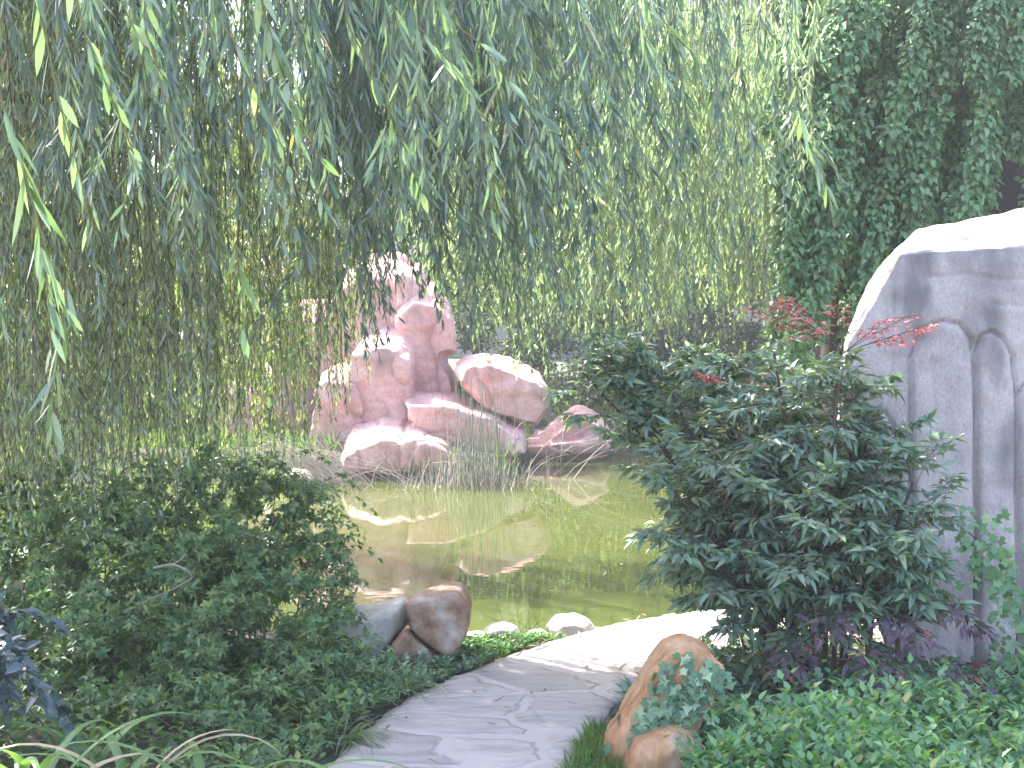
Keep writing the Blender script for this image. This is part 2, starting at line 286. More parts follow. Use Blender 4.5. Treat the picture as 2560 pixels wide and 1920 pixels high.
# ------------------------------------------------------------------ rocks
def chop(co, n, seed, lo=.78, hi=.97, up=False):
    q = np.random.default_rng(seed+100); c = (co.max(0)+co.min(0))/2; e = (co.max(0)-co.min(0))/2; p = (co-c)
    for _ in range(n):
        d = q.normal(size=3); d[2] *= .55; d /= np.linalg.norm(d); h = (p@d).max()*q.uniform(lo, hi); a = np.maximum(0, p@d - h); p = p - a[:, None]*d*.96
    return p + c
def rock_mesh(hulls, voxel, amp=.04, freq=2.0, amp2=.01, seed=0, ledge=0, cut=None, crack=0, field=None, soft=1, nchop=0, lo=.78, hi=.97):
    bm = bmesh.new()
    for pts in hulls:
        vs = [bm.verts.new(p) for p in pts]
        r_ = bmesh.ops.convex_hull(bm, input=vs)
        junk = [e for e in r_['geom_interior'] + r_['geom_unused'] if isinstance(e, bmesh.types.BMVert) and e.is_valid]
        if junk: bmesh.ops.delete(bm, geom=list(set(junk)), context='VERTS')
    bmesh.ops.recalc_face_normals(bm, faces=bm.faces)
    me = bpy.data.meshes.new('tmp'); bm.to_mesh(me); bm.free()
    o = bpy.data.objects.new('tmp', me); COL.objects.link(o)
    md = o.modifiers.new('r', 'REMESH'); md.mode = 'VOXEL'; md.voxel_size = voxel; md.adaptivity = 0
    sm = o.modifiers.new('s', 'SMOOTH'); sm.iterations = soft; sm.factor = .4
    dg = bpy.context.evaluated_depsgraph_get(); out = bpy.data.meshes.new_from_object(o.evaluated_get(dg))
    bpy.data.objects.remove(o); bpy.data.meshes.remove(me)
    n = len(out.vertices); co = np.empty(n*3, np.float32); no = np.empty(n*3, np.float32)
    out.vertices.foreach_get('co', co); out.vertices.foreach_get('normal', no); co = co.reshape(-1, 3); no = no.reshape(-1, 3)
    d = np.empty(n, np.float32); s = Vector((seed*7.3, seed*3.1, seed*1.7))
    for q in range(n):
        p = Vector(co[q].tolist()) + s
        h = amp*noise.hetero_terrain(p*freq, .9, 2.1, 4, .6)*.5 + amp2*noise.noise(p*freq*6)
        if ledge: h += ledge*abs(noise.noise(Vector((p.x*freq*.7, p.y*freq*.7, p.z*freq*2.6))))
        if cut: h += cut(co[q])
        if crack:
            v = abs(noise.noise(p*freq*.9 + Vector((9.1, 3.3, 4.7)))); h -= crack*max(0, 1-v/.05)
        d[q] = h
    d -= d.mean()
    if field: d += field(co)
    co = co + no*d[:, None]
    if nchop: co = chop(co, nchop, seed, lo, hi).astype(np.float32) + (no*(amp2*.6*np.array([noise.noise(Vector(p.tolist())*freq*5) for p in co]))[:, None]).astype(np.float32)
    out.vertices.foreach_set('co', co.ravel()); out.update()
    return out
def prism(outline, Y, depth, front=.82, back=.75, belly=.3, dz=0.0):
    """real-size stone: a picture outline placed at distance Y, given depth, narrowing to front and back"""
    P = [at(x, y, Y) for x, y in outline]; c = sum(P, Vector())/len(P); pts = []
    for f, s in ((0, front), (belly, 1.), (.7, .97), (1, back)):
        for p in P:
            q = c + (p-c)*s; q.y = Y + depth*f; q.z += dz*f; pts.append(q)
    return pts
def prism2(front, Yf, back, Yb, s=.94):
    """stone with its own front and back outline: the face and the farther, higher rim"""
    pts = []
    for o, Yq, sc in ((front, Yf, s), (front, Yf+.25*(Yb-Yf), 1), (back, Yf+.75*(Yb-Yf), 1), (back, Yb, s)):
        P = [at(x, y, (Yf+Yb)/2) for x, y in o]; c = sum(P, Vector())/len(P)
        for p in P:
            q = c + (p-c)*sc; q.y = Yq; pts.append(q)
    return pts
def rock(name, hulls, mat, voxel, label, cat='rock', group=None, parts=None, **kw):
    me = rock_mesh(hulls, voxel, **kw); n = len(me.vertices); co = np.empty(n*3, np.float32); me.vertices.foreach_get('co', co); co = co.reshape(-1, 3)
    base = Vector(((co[:, 0].min()+co[:, 0].max())/2, (co[:, 1].min()+co[:, 1].max())/2, co[:, 2].min()))
    me.transform(Matrix.Translation(-base)); o = link(name, me, mat, None, True); o.location = base
    return tag(o, label, cat, group)

GP = 'stones of the pink rockery'
def pink(hulls, label, seed, voxel=.032, group=GP, nchop=20, lo=.84, hi=.99, **kw):
    rock('pink_boulder', hulls, M['pink'], voxel, label, 'rock', group, amp=kw.pop('amp', .07), freq=1.5, amp2=.014, seed=seed, ledge=.05, crack=.05, nchop=nchop, lo=lo, hi=hi, **kw)
pink([prism2([(868,720),(910,690),(985,700),(1040,745),(1068,800),(1085,1000),(1080,1200),(850,1200),(806,940),(822,800)], 21.2, [(880,640),(915,624),(1000,626),(1050,668),(1085,730),(1095,1000),(830,1000)], 22.8),
      prism2([(1000,690),(1050,700),(1090,760),(1095,900),(990,900)], 21.0, [(1010,655),(1050,665),(1085,720),(1090,900),(1000,900)], 22.2)], 'tall pink peak of the rockery behind the white ledge', 1)
pink([prism2([(1000,800),(1040,760),(1100,772),(1134,800),(1142,850),(1138,880),(1100,886),(1010,886)], 20.7, [(1005,760),(1045,712),(1080,702),(1122,756),(1136,800),(1136,880),(1010,880)], 22, .97),
      prism2([(1000,866),(1095,870),(1116,908),(1132,940),(1140,1010),(1135,1075),(990,1075)], 20.7, [(1000,866),(1095,870),(1116,908),(1130,940),(1135,1070),(990,1070)], 22, .96)], 'pink pillar with a notch in its right side, left of the oval boulder', 2, nchop=14, lo=.9)
pink([prism2([(895,885),(930,868),(1000,872),(1028,905),(1040,1010),(1040,1130),(860,1130),(870,985)], 19.8, [(905,832),(930,818),(1015,822),(1036,850),(1045,1000),(1040,1120),(880,1120)], 21.4, .96)], 'pink block with the sunlit white ledge on top', 3, lo=.9)
pink([prism2([(800,950),(840,925),(900,960),(925,1010),(930,1160),(790,1160)], 19.7, [(800,915),(850,900),(900,925),(930,1000),(930,1150),(790,1150)], 21, .95)], 'stone with a flat top low at the left of the ledge block', 16)
pink([prism2([(720,800),(790,770),(850,820),(870,1000),(860,1200),(700,1200),(690,900)], 21.8, [(740,740),(800,722),(850,780),(870,1000),(860,1200),(700,1200)], 23.2)], 'pink stone half hidden by willow leaves at the left end of the rockery', 4)
pink([prism2([(1136,930),(1160,912),(1214,908),(1265,922),(1288,945),(1345,955),(1372,985),(1378,1038),(1349,1060),(1290,1048),(1214,1020),(1172,982)], 19.9, [(1140,905),(1158,888),(1214,880),(1274,897),(1296,924),(1353,935),(1374,970),(1370,1030),(1340,1050),(1220,1010)], 21.2, .93)], 'oval pink boulder leaning out to the right over a dark gap', 5, nchop=16, lo=.88)
pink([prism2([(1020,1000),(1140,1010),(1225,1036),(1300,1084),(1322,1124),(1262,1148),(1200,1126),(1130,1100),(1050,1088)], 19.3, [(1020,975),(1140,990),(1225,1018),(1310,1070),(1320,1120),(1262,1140),(1050,1080)], 21.4, .96)], 'slanting pink slab beneath the oval boulder', 6, nchop=14, lo=.9)
pink([prism2([(872,1110),(950,1082),(1045,1088),(1100,1105),(1145,1145),(1160,1185),(1150,1250),(870,1255),(852,1175)], 18.5, [(880,1070),(950,1046),(1050,1054),(1105,1082),(1150,1130),(1155,1240),(860,1240)], 20.2, .95)], 'low broad pink stone at the water behind the dry straw', 7, nchop=14, lo=.9, cut=lambda p: -.05*math.exp(-((p[0]+1.48)/.03)**2))
pink([prism2([(1330,1130),(1378,1085),(1440,1045),(1462,1045),(1490,1060),(1520,1066),(1512,1085),(1480,1115),(1400,1135)], 21.6, [(1330,1110),(1378,1062),(1440,1014),(1464,1016),(1488,1040),(1520,1052),(1480,1110)], 22.8, .96),
      prism2([(1262,1115),(1360,1104),(1505,1090),(1524,1112),(1492,1160),(1275,1168)], 21.4, [(1262,1100),(1360,1088),(1505,1076),(1524,1108),(1490,1160),(1275,1165)], 22.7, .97)], 'pink wedge stone at the right end of the rockery, with a pointed top', 8, nchop=10, lo=.92, amp=.04)
rock('grey_stone', [prism([(1120,1140),(1160,1132),(1230,1138),(1240,1180),(1220,1225),(1130,1225)], 18.9, .7, .85, .8)], M['grey'], .03, 'small lilac grey stone among the reed stems', 'rock', None, amp=.04, freq=2.5, seed=9)
pink([prism([(1250,1090),(1340,1080),(1420,1090),(1430,1160),(1260,1180)], 22.6, 1.2)], 'pink base stone in shade between slab and wedge', 10, .05)
pink([prism([(520,985),(570,955),(640,975),(650,1180),(500,1180)], 20.4, 1)], 'pale pink stone glimpsed through the willow leaves at left', 12, .05, None)
GW = 'white stones on the far waterline'
rock('white_stone', [prism([(396,1180),(440,1158),(480,1168),(478,1205),(450,1240),(405,1230)], 18.6, .5)], M['cobble'], .03, 'white block of stone seen through leaves on the far waterline', 'rock', GW, amp=.03, freq=3, seed=13)
rock('white_stone', [prism([(690,1195),(720,1178),(760,1182),(785,1205),(770,1235),(700,1235)], 18.3, .6)], M['cobble'], .03, 'white flat stone beside the clump of dry straw', 'rock', GW, amp=.03, freq=3, seed=14)
rock('white_stone', [prism([(250,1200),(290,1180),(330,1195),(330,1240),(255,1240)], 18.9, .6)], M['cobble'], .03, 'leftmost white stone behind the willow curtain', 'rock', GW, amp=.03, freq=3, seed=15)

# left boulders by the path
rock('brown_boulder', [prism([(1001,1521),(1039,1503),(1121,1478),(1152,1478),(1175,1508),(1181,1539),(1172,1594),(1143,1643),(1121,1661),(1062,1621),(1012,1575)], 6.85, .42, .86, .7)], M['brown'], .012,
     'rounded brown boulder with a pale top beside the path, above the crack', 'boulder', None, amp=.03, freq=4, amp2=.005, seed=21, soft=22)
rock('brown_boulder', [prism([(969,1634),(1003,1591),(1017,1584),(1060,1626),(1122,1668),(1112,1695),(1066,1700),(1003,1690)], 6.82, .4, .9, .8)], M['brown'], .012,
     'reddish lower half of the split brown boulder, below the crack', 'boulder', None, amp=.03, freq=4, amp2=.005, seed=22, soft=12)
rock('pale_boulder', [prism([(810,1590),(840,1557),(886,1542),(985,1535),(1003,1523),(1012,1580),(967,1640),(900,1680),(815,1680)], 7.0, .5, .75, .8)], M['grey'], .014,
     'long pale grey boulder behind the brown one, half under the shrub', 'boulder', None, amp=.04, freq=3.5, amp2=.005, seed=23, soft=14)
GC = 'cobbles along the pond edge'
for n_, (x, y, a_, h_, Yc, lb) in enumerate([(1252,1600,50,40,8.0,'round whitish cobble under the thin grass tuft'), (1428,1588,66,44,8.1,'largest cobble of the pond edge, next to the path'), (1348,1606,40,28,7.95,'small flat cobble between two rounder ones'),
        (1190,1614,40,32,7.85,'grey cobble touching the brown boulder'), (1302,1622,30,24,7.75,'tiny cobble low in the grass before the others'), (1502,1590,36,16,8.35,'flat cobble nearest the sunlit path')]):
    out_ = [(x+a_*math.cos(t)*(1+.12*math.sin(3*t+n_)), y-h_*math.sin(t)) for t in np.linspace(0, 2*math.pi, 10)[:-1]]
    rock('cobble', [prism(out_, Yc, 2*a_/FPX*Yc*.8, .6, .6, .35)], M['cobble'], .012, lb, 'cobble', GC, amp=.012, freq=7, amp2=.002, seed=30+n_)

# orange rock, right of the path
slab = rock('orange_rock', [prism([(1706,1624),(1740,1621),(1787,1648),(1811,1681),(1745,1765),(1700,1860),(1665,1985),(1480,1985),(1548,1858),(1596,1753),(1639,1681),(1668,1643)], 5.15, .36, .98, .8, .3, .03)], M['orange'], .012,
     'orange and white slanting rock at the right edge of the path', 'rock', None, nchop=7, lo=.9, hi=1., crack=.012, amp=.04, freq=3, amp2=.006, seed=41, ledge=.03)
rock('orange_rock', [prism([(1590,1870),(1680,1845),(1760,1860),(1790,1990),(1540,1990)], 4.95, .35, .8, .8)], M['orange'], .012,
     'lower orange rock lying against the slanting one', 'rock', None, nchop=12, amp=.03, freq=3, amp2=.006, seed=42)

# big pale rock with finger-like lobes
def rim(pxs, Y): return [at(x, y, Y) for x, y in pxs]
body = rim([(2250,632),(2330,628),(2560,622),(2900,600)], 6.75) + rim([(2300,575),(2450,545),(2600,505),(2900,480)], 8.0) \
    + rim([(2185,745),(2120,860),(2110,1050),(2150,1300),(2250,1780),(2950,1850)], 6.72) + rim([(2170,700),(2110,860),(2090,1050),(2150,1300),(2250,1700),(2950,1700)], 8.2)
L1 = [(2283,1950),(2278,900),(2310,822),(2360,802),(2405,810),(2432,850),(2440,1000),(2441,1950)]
L2 = [(2446,1950),(2445,880),(2458,838),(2485,828),(2515,847),(2535,890),(2543,1000),(2546,1950)]
L3 = [(2551,1950),(2549,990),(2570,955),(2620,945),(2670,965),(2695,1010),(2702,1950)]
L4 = [(2707,1950),(2706,930),(2740,870),(2800,860),(2850,900),(2860,1950)]
L5 = [(2150,1950),(2146,1080),(2175,1035),(2215,1030),(2243,1075),(2250,1950)]
CR = [[(2330,690),(2420,682),(2520,700),(2700,690)], [(2490,758),(2585,768),(2660,760)], [(2395,1500),(2390,1600),(2396,1720)], [(2330,900),(2336,1010),(2330,1150)], [(2250,655),(2236,820),(2226,990),(2247,1100)]]
def segd(p, a, b):
    d = b-a; t = np.clip(((p-a)@d)/(d@d), 0, 1); return np.linalg.norm(p-(a+t[:, None]*d), axis=1)
def ribs(co):
    """raised ribs with dark grooves between them, thin cracks across the face"""
    p = co[:, [0, 2]].astype(float); h = np.zeros(len(p)); face = (co[:, 1] < 7.05)
    for L in (L1, L2, L3, L4, L5):
        q = np.array([[at(x, y, 6.7).x, at(x, y, 6.7).z] for x, y in L]); ins = np.zeros(len(p), bool); dm = np.full(len(p), 9.)
        for a, b in zip(q, np.roll(q, -1, 0)):
            c_ = ((a[1] > p[:, 1]) != (b[1] > p[:, 1])) & (p[:, 0] < (b[0]-a[0])*(p[:, 1]-a[1])/(b[1]-a[1]+1e-12)+a[0]); ins ^= c_; dm = np.minimum(dm, segd(p, a, b))
        h += np.where(ins, .024*(1-np.exp(-dm/.012)), 0) - .03*np.exp(-(dm/.008)**2)
    for L in CR:
        q = [np.array([at(x, y, 6.7).x, at(x, y, 6.7).z]) for x, y in L]; dm = np.min([segd(p, a, b) for a, b in zip(q, q[1:])], axis=0)
        wv = np.array([noise.noise(Vector((a*9, b*9, 2))) for a, b in p])*.012; h -= .009*np.exp(-((dm+wv)/.008)**2)
    return h*face
rk = rock('pale_rock', [body], M['pale'], .0125, 'big pale lilac rock wall with rounded finger-like ribs, right edge', 'rock', None, amp=.035, freq=1.7, amp2=.01, seed=51, field=ribs)

# dark wall behind the vine, brown rock, dark form added as willow shade
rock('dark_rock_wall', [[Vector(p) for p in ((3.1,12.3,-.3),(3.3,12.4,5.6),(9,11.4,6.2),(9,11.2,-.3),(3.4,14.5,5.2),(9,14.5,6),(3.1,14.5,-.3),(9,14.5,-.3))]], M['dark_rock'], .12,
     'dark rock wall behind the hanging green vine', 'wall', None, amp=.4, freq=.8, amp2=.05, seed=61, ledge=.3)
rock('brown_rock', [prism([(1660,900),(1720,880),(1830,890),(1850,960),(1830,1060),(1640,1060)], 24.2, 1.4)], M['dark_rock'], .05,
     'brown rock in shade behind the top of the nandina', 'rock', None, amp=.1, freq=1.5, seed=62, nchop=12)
rock('shadow_filler', [prism([(1600,790),(1650,760),(1800,755),(1880,790),(1930,1000),(1580,1000)], 28.6, 2)], M['dark_rock'], .1,  # dark form added where there is only shade under the willow
     'dark form added as the shadowed opening under the bright far willow', 'rock', None, amp=.2, freq=1., seed=63)

# ------------------------------------------------------------------ willows
def strand_pts(top, length, lean, k=9, wob=.05):
    t = np.linspace(0, 1, k)
    P = np.array(top)[None] + np.stack([lean[0]*length*t**1.25, lean[1]*length*t**1.25, -length*(t**.95)], 1)
    ph = R.uniform(0, 6.28, 2); P[:, 0] += wob*length*.4*np.sin(t*3+ph[0])*t; P[:, 1] += wob*length*.4*np.sin(t*2.6+ph[1])*t
    return P
def hang_leaves(g, tpl, P, spacing, L, W, t0=0.0, spread=(.35, .75), droop=.7, dens_tip=1.0):
    seg = np.linalg.norm(np.diff(P, axis=0), axis=1); s = np.concatenate([[0], np.cumsum(seg)]); tot = s[-1]
    n = int(tot*(1-t0)/spacing)
    if n < 1: return
    q = np.sort(R.uniform(t0*tot, tot, n)); pos = np.stack([np.interp(q, s, P[:, a]) for a in range(3)], 1)
    T = unit(np.stack([np.interp(q+.02, s, P[:, a])-np.interp(q-.02, s, P[:, a]) for a in range(3)], 1) + 1e-6)
    T[q > tot-.03] = unit(P[-1]-P[-2])
    rd = rdir(n); rd[:, 2] *= .3; rd = unit(rd - T*(rd*T).sum(1, keepdims=True)); a = R.uniform(*spread, n)[:, None]
    D = T*np.cos(a) + rd*np.sin(a) + np.array([0, 0, -droop])*R.uniform(.3, 1, (n, 1))
    Nn = np.cross(D, rdir(n)) + rd*.5
    ln = L*R.uniform(.65, 1.15, n)*np.clip(.45+1.4*(1-q/tot), .45, 1)
    leaves(g, tpl, pos, D, Nn, ln, W*R.uniform(.75, 1.2, n), R.uniform(-.15, .22, n))
def strand(gl, gs, tpl, top, length, lean, spacing, L, W, kids=.6, rad0=.003, t0=0., stem_k=3):
    P = strand_pts(top, length, lean); tube(gs, P, np.linspace(rad0, rad0*.3, len(P)), stem_k)
    hang_leaves(gl, tpl, P, spacing, L, W, t0)
    for _ in range(R.poisson(kids*length)):
        t = R.uniform(max(.05, t0), .85); i = t*(len(P)-1); b = P[int(i)]*(1-(i % 1)) + P[min(int(i)+1, len(P)-1)]*(i % 1)
        d = R.uniform(-.5, .5, 2); C = strand_pts(b, R.uniform(.2, .55)*min(1, length), (lean[0]*.5+d[0], lean[1]*.5+d[1]), 5, .1)
        tube(gs, C, np.linspace(rad0*.6, rad0*.2, 5), 3); hang_leaves(gl, tpl, C, spacing, L*.9, W*.95, 0)
def limb(g, pts, r0, r1, n=14, k=7):
    P = bez(pts, n); P[1:-1] += R.normal(0, .03, (n-2, 3)); tube(g, P, np.linspace(r0, r1, n), k)
def prof(x, pts):
    return np.interp(x, [p[0] for p in pts], [p[1] for p in pts])

# --- near willow: its trunk stands left of the view, its boughs pass overhead
wa = thing('weeping_willow', (-3.9, 4.6, .1), 'weeping willow whose long near leaves hang across the top of the view', 'tree')
g = Geo(); limb(g, [(-3.9,4.6,-.1),(-3.85,4.65,1.2),(-3.7,4.8,2.6),(-3.4,5,3.9)], .26, .17, 16, 12); g.build('trunk', M['bark'], wa, True)
LIMBS = [[(-3.4,5,3.9),(-2.2,4.6,4.5),(-.8,4.2,4.7),(.9,4.4,4.5)], [(-3.4,5,3.9),(-1.9,5.9,4.9),(0,6.6,5.2),(2.,7.4,4.9)], [(-3.4,5,3.9),(-2.7,3.9,4.3),(-1.6,3.2,4.2),(-.2,2.8,4.0)], [(-3.4,5,3.9),(-2.8,6.4,5),(-1.6,8,5.4),(.3,8.8,5.2)]]
for pts in LIMBS:
    g = Geo(); limb(g, pts, .12, .02); g.build('limb', M['bark'], wa, True)
tips2 = [(-300,900),(300,720),(700,640),(900,560),(1100,640),(1300,600),(1500,520),(1700,380),(1900,250)]
gl, gs = Geo(), Geo()
for _ in range(130):                                            # shaded curtain a few metres off
    Y = R.uniform(3.6, 6.0); px = R.uniform(-350, 1650); ty = prof(px, tips2)*R.uniform(.35, 1.12) - 20
    if px < 480 and R.random() < .7: continue
    tip = at(px, ty, Y); top_z = R.uniform(3.9, 4.5); ln = top_z - tip.z; le = (R.normal(.16, .07), R.normal(0, .06))
    strand(gl, gs, WIL, (tip.x-le[0]*ln, tip.y-le[1]*ln, top_z), ln, le, .019, .13, .0054, .9, .003, .35)
tips4 = [(800,930),(900,960),(1000,880),(1080,800),(1150,840),(1250,870),(1320,860),(1400,900),(1500,880),(1700,860),(1800,800),(1900,640),(2050,700),(2100,300)]
for _ in range(300):                                            # further strands over the pond edge
    Y = R.uniform(6.2, 8.6); px = R.uniform(820, 2020); ty = prof(px, tips4)*R.uniform(.55, 1.0)**.8 + R.normal(0, 25)
    if px > 1450 and R.random() < .78: continue
    if px < 1130: ty = min(ty, 900) if R.random() < .55 else min(ty, R.uniform(350, 640))
    tip = at(px, ty, Y); top_z = R.uniform(4.4, 5.2); ln = top_z - tip.z; le = (R.normal(.07, .06), R.normal(0, .05))
    strand(gl, gs, WIL, (tip.x-le[0]*ln, tip.y-le[1]*ln, top_z), ln, le, .019, .125, .0056, .7, .003, .2)
n = 9000; P = np.stack([R.uniform(-2.4, .2, n), R.uniform(7.2, 9.8, n), R.uniform(4.4, 6.3, n)], 1); P = P[np.linalg.norm((P-[-1.1, 8.5, 5.3])/[1.25, 1.2, .9], axis=1) < 1]; n = len(P)  # unseen leaf cloud added overhead to shade the nandina
leaves(gl, WIL, P, R.normal(0, .4, (n, 3))+[0, 0, -1], rdir(n), .11*R.uniform(.8, 1.3, n), .012, .1)
for pts in LIMBS:                                               # leafy mass over the boughs
    B = bez(pts, 40)
    for _ in range(60):
        b = B[R.integers(6, 40)] + R.normal(0, .35, 3); strand(gl, gs, WIL, b + np.array([0, 0, .3]), R.uniform(.5, 1.1), tuple(R.normal(0, .4, 2)), .028, .11, .0085, .3, .004)
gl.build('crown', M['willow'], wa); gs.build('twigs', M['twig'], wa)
# the shoots that show largest, each a part
SH = [([(-20,180),(30,330),(75,480),(110,610),(140,720),(172,805)], 2.5), ([(85,-60),(120,120),(160,300),(195,420),(225,560)], 2.6), ([(180,-60),(215,90),(265,210),(310,320),(335,385)], 2.8),
      ([(285,-40),(330,60),(375,140),(412,195)], 3.0), ([(640,-60),(670,60),(705,170),(725,250),(770,350),(815,410)], 2.9), ([(540,40),(610,140),(640,230),(690,330),(730,440)], 3.2),
      ([(1075,-40),(1140,60),(1200,110),(1260,190),(1320,260),(1362,295)], 3.3), ([(1040,60),(1120,150),(1180,230),(1220,320),(1240,420)], 3.5), ([(870,60),(930,180),(980,290),(1030,420),(1060,500)], 3.6),
      ([(360,60),(400,200),(430,330),(440,420)], 3.4), ([(80,540),(105,640),(118,720),(130,900)], 3.2), ([(1560,-60),(1690,90),(1745,160),(1760,280)], 4.6), ([(1990,200),(2010,330),(2060,440),(2090,600)], 5.2), ([(170,700),(150,850),(130,1000),(135,1120)], 3.6), ([(590,620),(600,700),(605,740),(612,880)], 3.9), ([(1210,280),(1235,420),(1230,520),(1240,600)], 4.2)]
for pts, Y in SH:
    g, gt = Geo(), Geo()
    P = bez([at(x, y, Y + .12*q/len(pts)) for q, (x, y) in enumerate(pts)], 16)
    up = P[0] + (P[0]-P[3])*1.0; up[2] = max(up[2], P[0][2]+.3); P = np.vstack([bez([up + np.array([-.25, 0, .9]), up, P[0]], 8)[:-1], P]) if pts[0][1] < 100 else P
    tube(gt, P, np.linspace(.0032, .0012, len(P)), 5)
    hang_leaves(g, WIL, P, .028, .125, .0085, 0, (.25, .6), .45)
    sh = g.build('hanging_shoot', M['willow_shoot'], wa); gt.build('stem', M['twig'], sh)
    sh.children[0].matrix_parent_inverse = sh.matrix_world.inverted() if False else Matrix()

# --- willow on the left bank: dense fine curtain
wb = thing('weeping_willow', (-4.7, 10.2, .1), 'weeping willow with a dense fine-leaved curtain filling the left side', 'tree')
g = Geo(); limb(g, [(-4.7,10.2,-.1),(-4.6,10.2,1.5),(-4.2,10.1,3),(-3.1,10,4.2)], .24, .15, 16, 12); g.build('trunk', M['bark'], wb, True)
for pts in ([(-3.1,10,4.2),(-2.3,9.6,5),(-1.4,9.2,5.1),(-.7,9,4.7)], [(-3.1,10,4.2),(-3,9,5),(-2.6,8.2,5.1),(-2,7.8,4.7)], [(-3.1,10,4.2),(-3.2,11,4.9),(-2.4,11.5,5),(-1.6,11.4,4.7)], [(-3.1,10,4.2),(-4.2,9.5,4.9),(-4.8,9,4.6)], [(-4.2,10.1,3),(-3.2,9.7,3.4),(-2.5,9.3,3.3),(-2.1,9.1,2.9)], [(-4.4,10.1,2.2),(-3.4,9.5,2.5),(-2.8,9.2,2.3),(-2.4,9.0,1.7)]):
    g = Geo(); limb(g, pts, .09, .015); g.build('limb', M['bark'], wb, True)
tips3 = [(-400,1380),(0,1370),(300,1330),(600,1260),(740,1200),(830,1090),(900,960),(960,800)]
gl, gs = Geo(), Geo()
for _ in range(680):
    Y = R.choice([R.uniform(7.7, 10), R.uniform(10.2, 13.5)], p=[.62, .38]) if R.random() < .82 else R.uniform(5.8, 7.4); px = R.uniform(-500, 950) if Y > 7.5 else R.uniform(-400, 560); ty = prof(px, tips3)*R.uniform(.3, 1.04)**.26
    if 9.5 < Y < 11.9 and (px-1280)/FPX*Y > -2.8: Y += 2.3
    if 8.1 < Y < 9.6 and (px-1280)/FPX*Y > -1.5: Y += 4
    tip = at(px, ty, Y); top_z = R.uniform(4.3, 5.2); ln = top_z - tip.z; le = (R.normal(.03, .06), R.normal(0, .06))
    strand(gl, gs, WIL, (tip.x-le[0]*ln, tip.y-le[1]*ln, top_z), ln, le, .021, .095, .005, 1.1, .0035, .12)
n = 80000; P = np.stack([R.uniform(-5, -1.2, n), R.uniform(6.3, 10.3, n), R.uniform(4.2, 6.6, n)], 1); P = P[np.linalg.norm((P-[-2.95, 8.2, 5.3])/[1.5, 1.75, 1.1], axis=1) < 1]; n = len(P)  # unseen leaf cloud added overhead to keep the near path shaded
leaves(gl, WIL, P, R.normal(0, .4, (n, 3))+[0, 0, -1], rdir(n), .13*R.uniform(.8, 1.3, n), .015, .1)
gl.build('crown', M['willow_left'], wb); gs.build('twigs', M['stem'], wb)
# --- willow on the right bank: sunlit strands over the pond
wd = thing('weeping_willow', (2.8, 11.9, .05), 'weeping willow beside the vine, its sunlit strands hanging over the middle of the pond', 'tree')
g = Geo(); limb(g, [(2.8,11.9,-.2),(2.8,11.95,1.6),(2.75,12.0,3.2),(2.3,12.3,4.6)], .2, .13, 16, 12); g.build('trunk', M['bark'], wd, True)
for pts in ([(2.3,12.3,4.6),(1.4,12.3,5.4),(.4,11.8,5.6),(-.5,11.4,5.2)], [(2.3,12.3,4.6),(1.8,11.6,5.3),(1.4,10.4,5.3),(1,9.6,4.9)], [(2.3,12.3,4.6),(1.6,13.4,5.6),(.6,13.6,5.9),(-.4,13.4,5.5)], [(2.75,12,3.2),(2.85,11.8,4.6),(2.7,11,5),(2.4,10.2,4.8)]):
    g = Geo(); limb(g, pts, .08, .015); g.build('limb', M['bark'], wd, True)
gl, gs = Geo(), Geo()
tips6 = [(1000,640),(1120,800),(1250,910),(1350,960),(1450,920),(1600,900),(1750,830),(1850,780),(1950,680),(2080,420)]
for _ in range(330):
    Y = R.uniform(9.6, 13.2); px = R.uniform(1010, 2080)**1.0; ty = prof(px, tips6)*R.uniform(.4, 1.04)**.6
    if Y < 11.4 and (px-1280)/FPX*Y < .45: Y = R.uniform(11.8, 14)
    tip = at(px, ty, Y); top_z = R.uniform(4.9, 5.9); ln = top_z - tip.z; le = (R.normal(.03, .06), R.normal(0, .06))
    strand(gl, gs, WIL, (tip.x-le[0]*ln, tip.y-le[1]*ln, top_z), ln, le, .026, .13, .0074, .9, .0035, R.uniform(.1, .5))
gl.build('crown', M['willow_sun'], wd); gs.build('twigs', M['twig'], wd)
# --- far willow in full sun
wc = thing('weeping_willow', (.45, 25.5, .5), 'bright sunlit weeping willow on the far bank with a dark trunk', 'tree')
g = Geo(); limb(g, [(.45,25.5,.3),(.5,25.5,2.2),(.3,25.4,4.2),(.6,25.3,6.5),(1.4,25.2,8.2)], .22, .12, 18, 10); g.build('trunk', M['bark'], wc, True)
g = Geo(); limb(g, [(.4,25.4,3.4),(1.2,25.2,5.5),(2.6,25,7.4),(4.4,24.6,8.4)], .12, .05, 16, 8); g.build('limb', M['bark'], wc, True)
g = Geo(); limb(g, [(.4,25.4,4),(0,25.6,6.3),(-.6,26,8),(-1.2,26.5,8.8)], .11, .05, 16, 8); g.build('limb', M['bark'], wc, True)
gl, gs = Geo(), Geo()
tips5 = [(300,700),(900,640),(1150,840),(1280,900),(1450,940),(1700,960),(1950,920),(2200,880)]
for _ in range(850):
    Y = R.uniform(22.8, 25.6); px = R.uniform(1060, 2300); ty = prof(px, tips5)*R.uniform(.35, 1.03)
    tip = at(px, ty, Y); top_z = R.uniform(5.4, 8.0); ln = top_z - tip.z; le = (R.normal(.02, .07), R.normal(0, .07))
    strand(gl, gs, WIF, (tip.x-le[0]*ln, tip.y-le[1]*ln, top_z), ln, le, .045, .16, .017, .5, .006, .05)
gl.build('crown', M['willow_far'], wc); gs.build('twigs', M['twig'], wc)

